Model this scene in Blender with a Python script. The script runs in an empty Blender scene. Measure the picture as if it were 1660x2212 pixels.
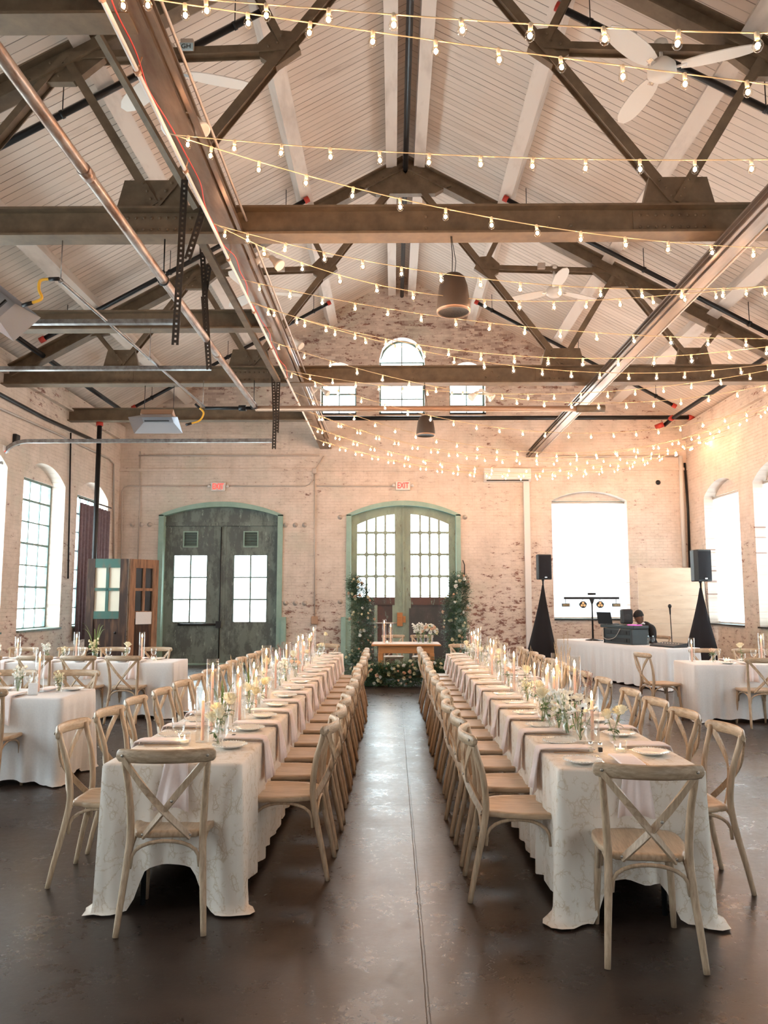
WORLD_STRENGTH = 3.0
EXPOSURE = 2.22
import bpy, math, random
import numpy as np
from mathutils import Vector, Matrix, Euler
random.seed(7)
PI = math.pi
C = bpy.context.scene.collection
KIDS = {}

# ---------------------------------------------------------------- camera and measuring helper
CAMH = 1.64
PITCH = math.radians(6.38); YAW = math.radians(0.68); F = 1690.0
def at(px, py, Y=None, Z=None, X=None):
    """point on the sight line of a photo pixel, at a given Y, height Z or X (used to measure the room)"""
    a = (px-830)/F; b = -(py-1106)/F
    fy = math.cos(PITCH)-b*math.sin(PITCH); fz = math.sin(PITCH)+b*math.cos(PITCH)
    dx = a*math.cos(YAW)-fy*math.sin(YAW); dy = a*math.sin(YAW)+fy*math.cos(YAW)
    if Y is not None: k = Y/dy
    elif Z is not None: k = (Z-CAMH)/fz
    else: k = X/dx
    return Vector((dx*k, dy*k, CAMH+fz*k))
def proj(p):
    x, y, z = p[0], p[1], p[2]-CAMH
    xr = x*math.cos(YAW)+y*math.sin(YAW); yr = -x*math.sin(YAW)+y*math.cos(YAW)
    fw = yr*math.cos(PITCH)+z*math.sin(PITCH); up = -yr*math.sin(PITCH)+z*math.cos(PITCH)
    return 830+F*xr/fw, 1106-F*up/fw

# ---------------------------------------------------------------- mesh builder
class MB:
    def __init__(s): s.v = []; s.f = []; s.sm = []
    def add(s, vs, fs, smooth=False):
        o = len(s.v); s.v.extend([tuple(p) for p in vs])
        s.f.extend([tuple(i+o for i in f) for f in fs]); s.sm.extend([smooth]*len(fs)); return s
    def box(s, x0, y0, z0, x1, y1, z1, M=None):
        vs = [(x0,y0,z0),(x1,y0,z0),(x1,y1,z0),(x0,y1,z0),(x0,y0,z1),(x1,y0,z1),(x1,y1,z1),(x0,y1,z1)]
        if M is not None: vs = [M @ Vector(p) for p in vs]
        return s.add(vs, [(0,3,2,1),(4,5,6,7),(0,1,5,4),(1,2,6,5),(2,3,7,6),(3,0,4,7)])
    def cbox(s, c, sz, M=None):
        return s.box(c[0]-sz[0]/2, c[1]-sz[1]/2, c[2]-sz[2]/2, c[0]+sz[0]/2, c[1]+sz[1]/2, c[2]+sz[2]/2, M)
    def rbox(s, c, sz, r=.01, n=3, M=None):
        """box whose vertical edges are rounded and whose top and bottom rims are chamfered"""
        hx, hy, hz = sz[0]/2, sz[1]/2, sz[2]/2
        def ring(inset, z):
            out = []
            for (sx, sy, a0) in ((1,1,0),(-1,1,PI/2),(-1,-1,PI),(1,-1,1.5*PI)):
                for k in range(n+1):
                    a = a0+PI/2*k/n
                    out.append((c[0]+sx*(hx-r)+(r-inset)*math.cos(a), c[1]+sy*(hy-r)+(r-inset)*math.sin(a), c[2]+z))
            return out
        rs = [ring(r*.6,-hz), ring(0,-hz+r*.6), ring(0,hz-r*.6), ring(r*.6,hz)]
        return s.rings(rs, closed=True, caps=True, M=M, smooth=False)
    def rings(s, rs, closed=True, caps=True, M=None, smooth=True):
        n = len(rs[0]); vs = [p for r in rs for p in r]
        if M is not None: vs = [M @ Vector(p) for p in vs]
        fs = []
        for i in range(len(rs)-1):
            for j in range(n if closed else n-1):
                k = (j+1) % n
                fs.append((i*n+j, i*n+k, (i+1)*n+k, (i+1)*n+j))
        s.add(vs, fs, smooth)
        if caps:
            o = len(s.v)-len(vs)
            s.f.append(tuple(o+j for j in range(n-1,-1,-1))); s.sm.append(False)
            o2 = o+(len(rs)-1)*n
            s.f.append(tuple(o2+j for j in range(n))); s.sm.append(False)
        return s
    def sweep(s, pts, prof, up=(0,0,1), smooth=False, scales=None, caps=True):
        """sweep a 2D profile [(side, up)] along points"""
        P = [Vector(p) for p in pts]; rs = []
        u0 = Vector(up); n = len(P)
        for i, p in enumerate(P):
            t = (P[min(i+1,n-1)]-P[max(i-1,0)]).normalized()
            side = t.cross(u0)
            if side.length < 1e-4: side = t.cross(Vector((1,0,0)))
            side.normalize(); u = side.cross(t).normalized(); 
            k = 1 if scales is None else scales[i]
            rs.append([p+side*a*k+u*b*k for a, b in prof])
        return s.rings(rs, True, caps, None, smooth)
    def tube(s, pts, r, n=8, caps=True, smooth=True):
        P = [Vector(p) for p in pts]; m = len(P)
        R = r if isinstance(r, (list, tuple)) else [r]*m
        rs = []; prev = None
        for i, p in enumerate(P):
            t = (P[min(i+1,m-1)]-P[max(i-1,0)])
            t = t.normalized() if t.length > 1e-9 else Vector((0,0,1))
            if prev is None:
                a = Vector((0,0,1)) if abs(t.z) < .9 else Vector((1,0,0))
                side = t.cross(a).normalized()
            else:
                side = (prev - t*prev.dot(t)).normalized()
            prev = side; u = t.cross(side)
            rs.append([p+(side*math.cos(2*PI*k/n)+u*math.sin(2*PI*k/n))*R[i] for k in range(n)])
        return s.rings(rs, True, caps, None, smooth)
    def bar(s, a, b, w, h, up=(0,0,1)):
        return s.sweep([a, b], [(-w/2,-h/2),(w/2,-h/2),(w/2,h/2),(-w/2,h/2)], up)
    def lathe(s, prof, n=16, c=(0,0,0), M=None, smooth=True, caps=False):
        rs = [[(c[0]+r*math.cos(2*PI*k/n), c[1]+r*math.sin(2*PI*k/n), c[2]+z) for k in range(n)] for r, z in prof]
        return s.rings(rs, True, caps, M, smooth)
    def ball(s, c, r, n=8, m=6, sq=(1,1,1), M=None):
        prof = []
        rs = []
        for i in range(m+1):
            a = -PI/2+PI*i/m; rr = max(math.cos(a), .02)
            rs.append([(c[0]+r*sq[0]*rr*math.cos(2*PI*k/n), c[1]+r*sq[1]*rr*math.sin(2*PI*k/n), c[2]+r*sq[2]*math.sin(a)) for k in range(n)])
        return s.rings(rs, True, True, M, True)
    def strip(s, xs, lo, hi, d0, d1, mp=None):
        """solid between two curves lo(x), hi(x), from depth d0 to d1; mp(x, d, z) places it"""
        mp = mp or (lambda x, d, z: (x, d, z))
        n = len(xs); vs = []
        for x in xs:
            a, b = lo(x), hi(x)
            vs += [mp(x,d0,a), mp(x,d0,b), mp(x,d1,b), mp(x,d1,a)]
        fs = []
        for i in range(n-1):
            a = i*4; b = a+4
            fs += [(a,b,b+1,a+1),(a+1,b+1,b+2,a+2),(a+2,b+2,b+3,a+3),(a+3,b+3,b,a)]
        fs += [(0,1,2,3), tuple((n-1)*4+k for k in (3,2,1,0))]
        return s.add(vs, fs)
    def poly(s, pts, off):
        """flat polygon extruded by vector off"""
        n = len(pts); o = Vector(off)
        vs = [Vector(p) for p in pts]+[Vector(p)+o for p in pts]
        fs = [tuple(range(n-1,-1,-1)), tuple(range(n,2*n))]+[(i,(i+1)%n,(i+1)%n+n,i+n) for i in range(n)]
        return s.add(vs, fs)
    def build(s, name, mat, parent=None, loc=None, rot=None):
        me = bpy.data.meshes.new(name); me.from_pydata(s.v, [], s.f)
        me.polygons.foreach_set('use_smooth', s.sm)
        if mat: me.materials.append(mat)
        me.update()
        return link(name, me, parent, loc, rot)

def link(name, data, parent=None, loc=None, rot=None):
    o = bpy.data.objects.new(name, data); C.objects.link(o); KIDS[o.name] = []
    if parent is not None: o.parent = parent; KIDS[parent.name].append(o)
    if loc is not None: o.location = loc
    if rot is not None: o.rotation_euler = rot
    return o
def thing(name, label, cat, loc=(0,0,0), rotz=0, group=None):
    o = link(name, None, None, loc, (0,0,rotz)); o.empty_display_size = .1
    return tag(o, label, cat, group)
def tag(o, label=None, cat=None, group=None, kind=None):
    if label: o['label'] = label
    if cat: o['category'] = cat
    if group: o['group'] = group
    if kind: o['kind'] = kind
    return o
def struct(name, mb=None, mat=None):
    o = mb.build(name, mat) if mb else link(name, None)
    o['kind'] = 'structure'; return o
def copytree(o, parent=None):
    c = o.copy(); C.objects.link(c); KIDS[c.name] = []
    if parent is not None: c.parent = parent; KIDS[parent.name].append(c)
    for ch in list(KIDS[o.name]): copytree(ch, c)
    return c
USED = set()
def place(proto, loc, rotz=0, label=None, group=None, scale=None):
    """the first call moves the prototype itself, later calls copy it with all its parts"""
    if proto.name in USED: o = copytree(proto)
    else: o = proto; USED.add(proto.name)
    o.location = loc; o.rotation_euler = (0,0,rotz)
    if label: o['label'] = label
    if group: o['group'] = group
    elif 'group' in o.keys(): del o['group']
    if scale: o.scale = scale
    return o
ORD = ['nearest','second','third','fourth','fifth','sixth','seventh','eighth','ninth','tenth','eleventh','twelfth','thirteenth','fourteenth','fifteenth','sixteenth','seventeenth','eighteenth','nineteenth','twentieth','twenty-first','twenty-second','twenty-third','twenty-fourth']+['twenty-fifth','twenty-sixth','twenty-seventh','twenty-eighth','twenty-ninth','thirtieth','thirty-first','thirty-second','thirty-third','thirty-fourth','thirty-fifth','thirty-sixth','thirty-seventh','thirty-eighth','thirty-ninth','fortieth']
def arc(cx, w, zs, zt):
    """segmental arch over [cx-w/2, cx+w/2] springing at zs and peaking at zt"""
    h = zt-zs; R = (w*w/4+h*h)/(2*h)
    return lambda x: zt-R+math.sqrt(max(R*R-(x-cx)**2, 0))
def lin(a, b, n): return [a+(b-a)*i/(n-1) for i in range(n)]
# ---------------------------------------------------------------- materials
class N:
    def __init__(s, name):
        s.m = bpy.data.materials.new(name); s.m.use_nodes = True; s.t = s.m.node_tree; s.t.nodes.clear()
        s.out = s.n('ShaderNodeOutputMaterial')
    def n(s, typ, **kw):
        x = s.t.nodes.new(typ)
        for k, v in kw.items(): setattr(x, k, v)
        return x
    def l(s, a, b): s.t.links.new(a, b)
    def val(s, sock, v):
        if hasattr(v, 'links') or isinstance(v, bpy.types.NodeSocket): s.l(v, sock)
        else: sock.default_value = v
    def math(s, op, a, b=None, c=None, clamp=False):
        x = s.n('ShaderNodeMath', operation=op, use_clamp=clamp)
        for i, v in enumerate((a, b, c)):
            if v is not None: s.val(x.inputs[i], v)
        return x.outputs[0]
    def pos(s, scale=(1,1,1), rot=(0,0,0)):
        tc = s.n('ShaderNodeTexCoord'); mp = s.n('ShaderNodeMapping')
        mp.inputs['Scale'].default_value = scale; mp.inputs['Rotation'].default_value = rot
        s.l(tc.outputs['Object'], mp.inputs['Vector']); return mp.outputs[0]
    def sep(s, v):
        x = s.n('ShaderNodeSeparateXYZ'); s.l(v, x.inputs[0]); return x.outputs
    def comb(s, x, y, z):
        c = s.n('ShaderNodeCombineXYZ')
        for i, v in enumerate((x, y, z)): s.val(c.inputs[i], v)
        return c.outputs[0]
    def noise(s, vec, scale=5, detail=3, rough=.5, dist=0):
        x = s.n('ShaderNodeTexNoise'); s.l(vec, x.inputs['Vector'])
        x.inputs['Scale'].default_value = scale; x.inputs['Detail'].default_value = detail
        x.inputs['Roughness'].default_value = rough; x.inputs['Distortion'].default_value = dist
        return x.outputs['Fac']
    def ramp(s, fac, a, b, lo=0., hi=1.):
        x = s.n('ShaderNodeMapRange', clamp=True); s.val(x.inputs[0], fac)
        x.inputs[1].default_value = a; x.inputs[2].default_value = b
        x.inputs[3].default_value = lo; x.inputs[4].default_value = hi
        return x.outputs[0]
    def mix(s, fac, a, b):
        x = s.n('ShaderNodeMix', data_type='RGBA'); s.val(x.inputs[0], fac)
        for i, v in ((6, a), (7, b)):
            if isinstance(v, tuple): x.inputs[i].default_value = v if len(v) == 4 else (*v, 1)
            else: s.l(v, x.inputs[i])
        return x.outputs[2]
    def bump(s, h, strength=.3, dist=.01):
        x = s.n('ShaderNodeBump'); s.l(h, x.inputs['Height'])
        x.inputs['Strength'].default_value = strength; x.inputs['Distance'].default_value = dist
        return x.outputs[0]
    def bsdf(s, col, rough=.6, metal=0., normal=None, **kw):
        x = s.n('ShaderNodeBsdfPrincipled')
        if isinstance(col, tuple): x.inputs['Base Color'].default_value = (*col[:3], 1)
        else: s.l(col, x.inputs['Base Color'])
        s.val(x.inputs['Roughness'], rough); s.val(x.inputs['Metallic'], metal)
        if normal is not None: s.l(normal, x.inputs['Normal'])
        for k, v in kw.items(): x.inputs[k.replace('_', ' ')].default_value = v
        s.l(x.outputs[0], s.out.inputs[0]); return x
MATS = {}
def M_(key, col, rough=.6, metal=0., col2=None, scale=8, stretch=(1,1,1), lo=.35, hi=.65, bump=0, **kw):
    n = N(key); p = n.pos(stretch)
    if col2 is not None or bump:
        f = n.noise(p, scale, 5, .6)
        c = n.mix(n.ramp(f, lo, hi), col, col2) if col2 is not None else col
        n.bsdf(c, rough, metal, n.bump(f, bump, .005) if bump else None, **kw)
    else: n.bsdf(col, rough, metal, **kw)
    MATS[key] = n.m; return n.m

M_('chair_wood', (.52,.385,.265), .42, 0, (.32,.22,.14), 9, (9,9,.9), .36, .74, .12)
M_('crest_wood', (.50,.375,.26), .42, 0, (.29,.20,.125), 9, (.9,9,9), .36, .70, .12)
M_('seat_wood', (.56,.42,.29), .40, 0, (.37,.26,.165), 7, (12,1.2,6), .36, .74, .12)
M_('bolt', (.45,.42,.38), .35, .9)
M_('cloth', (.74,.73,.73), .9, 0, (.68,.67,.68), 60, (1,1,1), .3, .7, .15)
M_('napkin', (.86,.76,.75), .9, 0, (.82,.72,.71), 70, (1,1,1), .3, .7, .15)
M_('plate', (.82,.79,.75), .12)
M_('silver', (.72,.66,.58), .2, 1.0)
M_('bronze', (.36,.24,.13), .28, .9)
M_('candle_wax', (.78,.50,.40), .45, 0, Subsurface_Weight=.15)
M_('wax_white', (.9,.84,.72), .4)
M_('wick', (.02,.015,.01), .9)
M_('steel', (.19,.132,.080), .55, .12, (.105,.073,.046), 5, (1,1,1), .3, .7, .25)
M_('steel_rail', (.27,.21,.16), .38, .55, (.14,.09,.06), 6, (1,.2,1), .35, .65, .2)
M_('steel_bright', (.27,.22,.185), .34, .6, (.12,.09,.07), 6, (1,.15,1), .4, .7, .15)
M_('galvanized', (.42,.42,.42), .35, .7, (.22,.20,.19), 10, (1,.4,1), .35, .65, .1)
M_('pipe_rusty', (.40,.34,.30), .38, .5, (.20,.11,.07), 12, (1,.25,1), .42, .62, .2)
M_('copper_pipe', (.42,.25,.16), .4, .4)
M_('black_iron', (.012,.012,.013), .4, .3)
M_('strap', (.035,.025,.018), .55, .4)
M_('red_paint', (.45,.035,.02), .5)
M_('red_wire', (.6,.04,.03), .5)
M_('yellow_hose', (.75,.40,.03), .5)
M_('white_wood', (.66,.59,.53), .7, 0, (.42,.35,.30), 3, (1,.3,1), .5, .8, .2)
M_('white_paint', (.70,.67,.64), .5)
M_('conduit', (.50,.44,.39), .5, .2)
M_('mint', (.33,.47,.40), .6, 0, (.25,.38,.32), 5, (1,1,1), .3, .7)
M_('sash', (.10,.20,.19), .6, 0, (.22,.25,.22), 9)
M_('black_plastic', (.012,.013,.015), .5)
M_('dark_plastic', (.016,.018,.020), .5)
M_('black_cloth', (.010,.010,.014), .9)
M_('case_grey', (.035,.047,.052), .5, .1)
M_('chrome', (.7,.7,.7), .2, 1)
M_('skin', (.16,.075,.045), .5)
M_('hair', (.008,.006,.005), .8)
M_('suit', (.010,.011,.014), .8)
M_('shirt', (.7,.72,.75), .7)
M_('farm_wood', (.50,.21,.07), .45, 0, (.36,.14,.045), 8, (.6,6,6), .3, .7, .1)
M_('old_wood', (.040,.021,.015), .8, 0, (.13,.065,.036), 3, (5,5,.5), .5, .7, .5)
M_('bare_wood', (.34,.18,.10), .75, 0, (.14,.075,.045), 4, (6,6,.6), .4, .7, .5)
M_('green_wood', (.05,.12,.10), .75, 0, (.14,.09,.06), 4, (2,2,.8), .5, .75, .4)
M_('cream_card', (.74,.68,.56), .8)
M_('ply', (.72,.58,.44), .7, 0, (.62,.47,.34), 3, (.6,1,3), .4, .7)
M_('curtain', (.20,.15,.17), .85, 0, (.15,.11,.13), 20)
M_('bloom_cream', (.86,.80,.60), .7)
M_('bloom_white', (.88,.88,.84), .7)
M_('bloom_peach', (.86,.62,.46), .7)
M_('bloom_eye', (.03,.015,.02), .7)
M_('leaf', (.10,.21,.07), .5, 0, (.04,.10,.04), 12)
M_('leaf_blue', (.10,.22,.16), .55, 0, (.05,.12,.08), 9)
M_('stem', (.14,.22,.06), .6)
M_('grass_dry', (.52,.40,.27), .85)
M_('grass_red', (.30,.10,.09), .85)
M_('pampas', (.80,.72,.60), .95)
M_('fan_white', (.78,.74,.68), .4)
M_('speaker_brown', (.045,.030,.020), .6)
M_('speaker_grill', (.14,.10,.07), .6, 0, (.06,.04,.03), 90)
M_('heater_pan', (.45,.45,.48), .3, .6)
M_('cord', (.62,.47,.28), .6)
M_('socket', (.72,.60,.42), .5)
M_('label_blue', (.45,.60,.66), .6)
M_('ink', (.02,.02,.02), .6)
M_('screen', (.01,.012,.016), .2)
M_('water', (.5,.6,.62), .05)

def emit(key, col, st, rough=.4):
    n = N(key); e = n.n('ShaderNodeEmission'); e.inputs[0].default_value = (*col, 1); e.inputs[1].default_value = st
    n.l(e.outputs[0], n.out.inputs[0]); MATS[key] = n.m
emit('flame', (1,.60,.24), 60)
emit('filament', (1,.56,.32), 85)
emit('exit_red', (1,.09,.07), .42)
emit('led_warm', (1,.55,.25), .22)
emit('led_pink', (1,.12,.45), .5)

def glassy(key, tint=(1,1,1), rim=.55, glow=None):
    """thin clear glass: mostly see-through, glossy and a little denser at the rim"""
    n = N(key); tr = n.n('ShaderNodeBsdfTransparent'); tr.inputs[0].default_value = (*tint, 1)
    gl = n.n('ShaderNodeBsdfGlossy'); gl.inputs['Roughness'].default_value = .06; gl.inputs[0].default_value = (.95,.95,.95,1)
    fr = n.n('ShaderNodeLayerWeight'); fr.inputs['Blend'].default_value = .5
    f = n.math('ADD', n.math('MULTIPLY', n.math('POWER', fr.outputs['Facing'], 3.0), rim), .035, clamp=True)
    mx = n.n('ShaderNodeMixShader'); n.l(f, mx.inputs[0]); n.l(tr.outputs[0], mx.inputs[1]); n.l(gl.outputs[0], mx.inputs[2])
    n.l(mx.outputs[0], n.out.inputs[0]); MATS[key] = n.m
glassy('glass', (.98,.985,.985), .6)
glassy('bulb_glass', (1,.96,.88), .6)
glassy('window_glass', (.95,.985,.985), .4)

def shade_mat():
    n = N('shade'); a = n.n('ShaderNodeBsdfTranslucent'); b = n.n('ShaderNodeBsdfDiffuse')
    for x in (a, b): x.inputs[0].default_value = (.93,.94,.95,1)
    mx = n.n('ShaderNodeMixShader'); mx.inputs[0].default_value = .25
    n.l(a.outputs[0], mx.inputs[1]); n.l(b.outputs[0], mx.inputs[2]); n.l(mx.outputs[0], n.out.inputs[0]); MATS['shade'] = n.m
shade_mat()

def brick_mat(key, axis, worn_top):
    n = N(key); p = n.pos(); s = n.sep(p)
    u = s[0] if axis == 'x' else s[1]; z = s[2]
    v = n.comb(u, z, 0.0)
    # wobble so that the courses are not ruler straight
    wob = n.n('ShaderNodeTexNoise'); n.l(v, wob.inputs['Vector']); wob.inputs['Scale'].default_value = 7
    off = n.n('ShaderNodeVectorMath', operation='MULTIPLY_ADD'); n.l(wob.outputs['Color'], off.inputs[0])
    off.inputs[1].default_value = (.02,.014,0); n.l(v, off.inputs[2])
    br = n.n('ShaderNodeTexBrick'); n.l(off.outputs[0], br.inputs['Vector'])
    br.inputs['Scale'].default_value = 1; br.inputs['Brick Width'].default_value = .215; br.inputs['Row Height'].default_value = .074
    br.inputs['Mortar Size'].default_value = .007; br.inputs['Mortar Smooth'].default_value = .35; br.inputs['Bias'].default_value = 0
    br.inputs['Color1'].default_value = (1,1,1,1); br.inputs['Color2'].default_value = (0,0,0,1); br.inputs['Mortar'].default_value = (.5,.5,.5,1)
    mort = br.outputs['Fac']; tone = n.sep(br.outputs['Color'])[0]
    big = n.noise(v, .55, 3, .6); mid = n.noise(n.comb(n.math('MULTIPLY', u, .42), z, 3.7), 11, 6, .78); fine = n.noise(v, 30, 4, .6)
    # worn places: the gable, low on the wall, and by a few random patches
    top = n.ramp(z, 6.1, 7.2) if worn_top else 0.0
    low = n.ramp(z, 2.9, .9)
    patch = n.ramp(big, .50, .70)
    w = n.math('ADD', n.math('MULTIPLY', patch, .09), n.math('MULTIPLY', low, .06))
    if worn_top:
        w = n.math('ADD', w, n.math('MULTIPLY', top, .075))
        rt = n.math('MULTIPLY', n.math('MULTIPLY', n.ramp(u, 1.6, 2.3), n.ramp(u, 4.3, 3.6)), n.ramp(z, 3.5, 2.3))
        w = n.math('ADD', w, n.math('MULTIPLY', rt, .060))
    thr = n.math('SUBTRACT', .665, w)
    chip = n.ramp(n.math('SUBTRACT', n.math('ADD', mid, n.math('MULTIPLY', fine, .10)), thr), .035, .075)
    thin = n.math('MULTIPLY', n.ramp(n.math('SUBTRACT', mid, thr), -.14, .06), .30)
    if worn_top:
        ghost = n.math('MULTIPLY', n.math('MULTIPLY', top, n.ramp(tone, .25, .95)), n.ramp(n.noise(n.comb(u, z, 2.2), 1.1, 3, .6), .36, .62, .05, .75))
        thin = n.math('MAXIMUM', thin, ghost)
    paint = n.mix(n.ramp(n.noise(v, 2.2, 4, .6), .35, .7), (.72,.61,.53), (.62,.52,.44))
    paint = n.mix(n.math('MULTIPLY', n.ramp(n.noise(n.comb(u, z, 9.1), .8, 3, .6), .52, .70), .45), paint, (.46,.47,.38))
    paint = n.mix(n.math('MULTIPLY', n.ramp(n.noise(n.comb(n.math('MULTIPLY', u, 2.0), n.math('MULTIPLY', z, .35), 5.0), 2.2, 4, .6), .52, .78), .35), paint, (.40,.33,.27))
    brick = n.mix(tone, (.27,.13,.095), (.17,.085,.07))
    col = n.mix(n.math('ADD', chip, thin, clamp=True), paint, brick)
    col = n.mix(n.math('MULTIPLY', mort, .12), col, (.36,.31,.26))
    h = n.math('SUBTRACT', n.math('MULTIPLY', fine, .25), n.math('ADD', mort, n.math('MULTIPLY', chip, .4)))
    n.bsdf(col, .78, 0, n.bump(h, .55, .010)); MATS[key] = n.m
brick_mat('brick_x', 'x', True); brick_mat('brick_y', 'y', False)

def deck_mat():
    n = N('deck'); p = n.pos(); s = n.sep(p)
    b = n.math('MULTIPLY', s[1], 1/.135); fr = n.math('FRACT', b); idx = n.math('FLOOR', b)
    groove = n.ramp(n.math('ABSOLUTE', n.math('SUBTRACT', fr, .5)), .445, .488)
    var = n.noise(n.comb(n.math('MULTIPLY', idx, 3.1), n.math('MULTIPLY', s[0], .3), 0.0), 1.7, 2, .5)
    open_ = n.ramp(n.noise(n.comb(n.math('MULTIPLY', s[0], .35), n.math('MULTIPLY', idx, 1.7), 4.0), 1.3, 2, .5), .40, .60, .25, 1.)
    stain = n.noise(n.comb(n.math('MULTIPLY', s[0], .6), n.math('MULTIPLY', s[1], 2.2), 0.0), 1.3, 6, .68)
    col = n.mix(n.ramp(var, .3, .7), (.70,.61,.535), (.61,.525,.455))
    col = n.mix(n.math('MULTIPLY', n.ramp(stain, .58, .76), .6), col, (.30,.23,.18))
    g = n.math('MULTIPLY', groove, open_)
    col = n.mix(n.math('MULTIPLY', g, .85), col, (.12,.085,.06))
    n.bsdf(col, .7, 0, n.bump(n.math('MULTIPLY', g, -1.), .9, .015)); MATS['deck'] = n.m
deck_mat()

def floor_mat():
    n = N('concrete'); p = n.pos(); s = n.sep(p)
    a = n.noise(p, .45, 5, .62); b = n.noise(p, 2.6, 6, .7); c = n.noise(p, 22, 5, .7); d = n.noise(p, 75, 3, .6)
    col = n.mix(n.ramp(a, .35, .68), (.040,.026,.020), (.022,.015,.012))
    col = n.mix(n.math('MULTIPLY', n.ramp(b, .48, .72), .7), col, (.062,.041,.031))
    col = n.mix(n.math('MULTIPLY', n.ramp(c, .60, .74), .35), col, (.10,.075,.06))
    col = n.mix(n.math('MULTIPLY', n.ramp(n.noise(n.pos((1,1,1),(0,0,.6)), 6, 6, .75), .68, .74), .6), col, (.014,.009,.008))
    # saw cut joints and a wandering crack
    wav = n.noise(n.comb(s[1], 0.0, 0.0), 4, 3, .6)
    def line(coord, c0, wd): return n.ramp(n.math('ABSOLUTE', n.math('SUBTRACT', coord, c0)), wd, wd*2.2, 1, 0)
    j = line(n.math('ADD', s[0], n.math('MULTIPLY', wav, .015)), .145, .0042)
    for y0 in (.6, 6.5, 12.4, 18.3): j = n.math('MAXIMUM', j, line(s[1], y0, .004))
    for x0 in (-5.4, 5.7): j = n.math('MAXIMUM', j, line(s[0], x0, .004))
    cr = n.noise(n.comb(s[1], 2.0, 0.0), 2.1, 6, .7); crx = n.math('ADD', .12, n.math('MULTIPLY', cr, .72))
    k = n.math('MULTIPLY', line(s[0], crx, .0028), n.ramp(s[1], 5.7, 5.0)); k = n.math('MULTIPLY', k, n.ramp(s[1], 2.0, 2.4))
    cr2 = n.noise(n.comb(s[0], 7.0, 0.0), 1.6, 6, .7); cry = n.math('ADD', 3.6, n.math('MULTIPLY', cr2, 2.0))
    k2 = n.math('MULTIPLY', line(s[1], cry, .0024), n.ramp(s[0], -1.3, -1.6))
    j = n.math('MAXIMUM', j, n.math('MAXIMUM', k, k2))
    col = n.mix(n.math('MULTIPLY', j, .85), col, (.010,.007,.006))
    rough = n.ramp(n.math('ADD', n.math('MULTIPLY', b, .6), n.math('MULTIPLY', c, .4)), .38, .66, .24, .40)
    h = n.math('SUBTRACT', n.math('ADD', n.math('MULTIPLY', c, .35), n.math('MULTIPLY', d, .12)), j)
    n.bsdf(col, rough, 0, n.bump(h, .28, .006)); MATS['concrete'] = n.m
floor_mat()

def vine_mat():
    n = N('vine_cloth'); p = n.pos()
    s = n.sep(p); v = n.comb(n.math('ADD', s[0], s[1]), s[2], n.math('MULTIPLY', n.math('SUBTRACT', s[0], s[1]), .8))
    a = n.noise(v, 6.5, 1.5, .5, .6)
    l1 = n.ramp(n.math('ABSOLUTE', n.math('SUBTRACT', n.math('FRACT', n.math('MULTIPLY', a, 5.0)), .5)), .0, .045, 1, 0)
    vo = n.n('ShaderNodeTexVoronoi', feature='DISTANCE_TO_EDGE'); n.l(v, vo.inputs['Vector']); vo.inputs['Scale'].default_value = 34
    lf = n.ramp(vo.outputs['Distance'], .0, .10, 1, 0)
    near = n.ramp(n.math('ABSOLUTE', n.math('SUBTRACT', n.math('FRACT', n.math('MULTIPLY', a, 5.0)), .5)), .10, .26, 1, 0)
    g = n.math('MAXIMUM', l1, n.math('MULTIPLY', n.math('MULTIPLY', lf, near), .8))
    col = n.mix(n.math('MULTIPLY', g, .60), (.79,.725,.655), (.50,.37,.21))
    w = n.noise(p, 90, 3, .6)
    n.bsdf(col, .85, 0, n.bump(n.math('ADD', g, n.math('MULTIPLY', w, .3)), .3, .003)); MATS['vine_cloth'] = n.m
vine_mat()

def door_mat(key, ca, cb, cc):
    n = N(key); p = n.pos()
    a = n.noise(n.pos((1,1,.45)), 3.2, 7, .72); b = n.noise(n.pos((2.2,2.2,.7)), 5, 6, .75)
    col = n.mix(n.ramp(a, .46, .56), ca, cb)
    col = n.mix(n.ramp(b, .60, .68), col, cc)
    n.bsdf(col, .62, 0, n.bump(b, .35, .006)); MATS[key] = n.m
door_mat('door_metal', (.105,.120,.112), (.19,.225,.20), (.34,.40,.34))
door_mat('door_green', (.24,.29,.23), (.30,.36,.28), (.13,.10,.07))
door_mat('door_brown', (.11,.055,.045), (.07,.05,.045), (.20,.30,.24))
door_mat('door_dark', (.075,.068,.066), (.055,.055,.055), (.13,.13,.12))
# ---------------------------------------------------------------- the hall: 14.6 m wide, gable wall at y = 19.95
XL, XR, YB, YF = -7.08, 7.55, 19.95, -5.0
XC = .235; RIDGE = 10.2; SL = .552; TH = .45
roofz = lambda x: RIDGE-SL*abs(x-XC)
m = MATS
fl = MB(); fl.box(XL-TH, YF, -.2, XR+TH, YB+TH, 0); struct('floor', fl, m['concrete'])
r = MB()
xs = [XL-TH-.5, XL, XC]; r.strip(xs, roofz, lambda x: roofz(x)+.12, YF, YB+TH)
xs = [XC, XR, XR+TH+.5]; r.strip(xs, roofz, lambda x: roofz(x)+.12, YF, YB+TH)
struct('ceiling', r, m['deck'])

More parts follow.
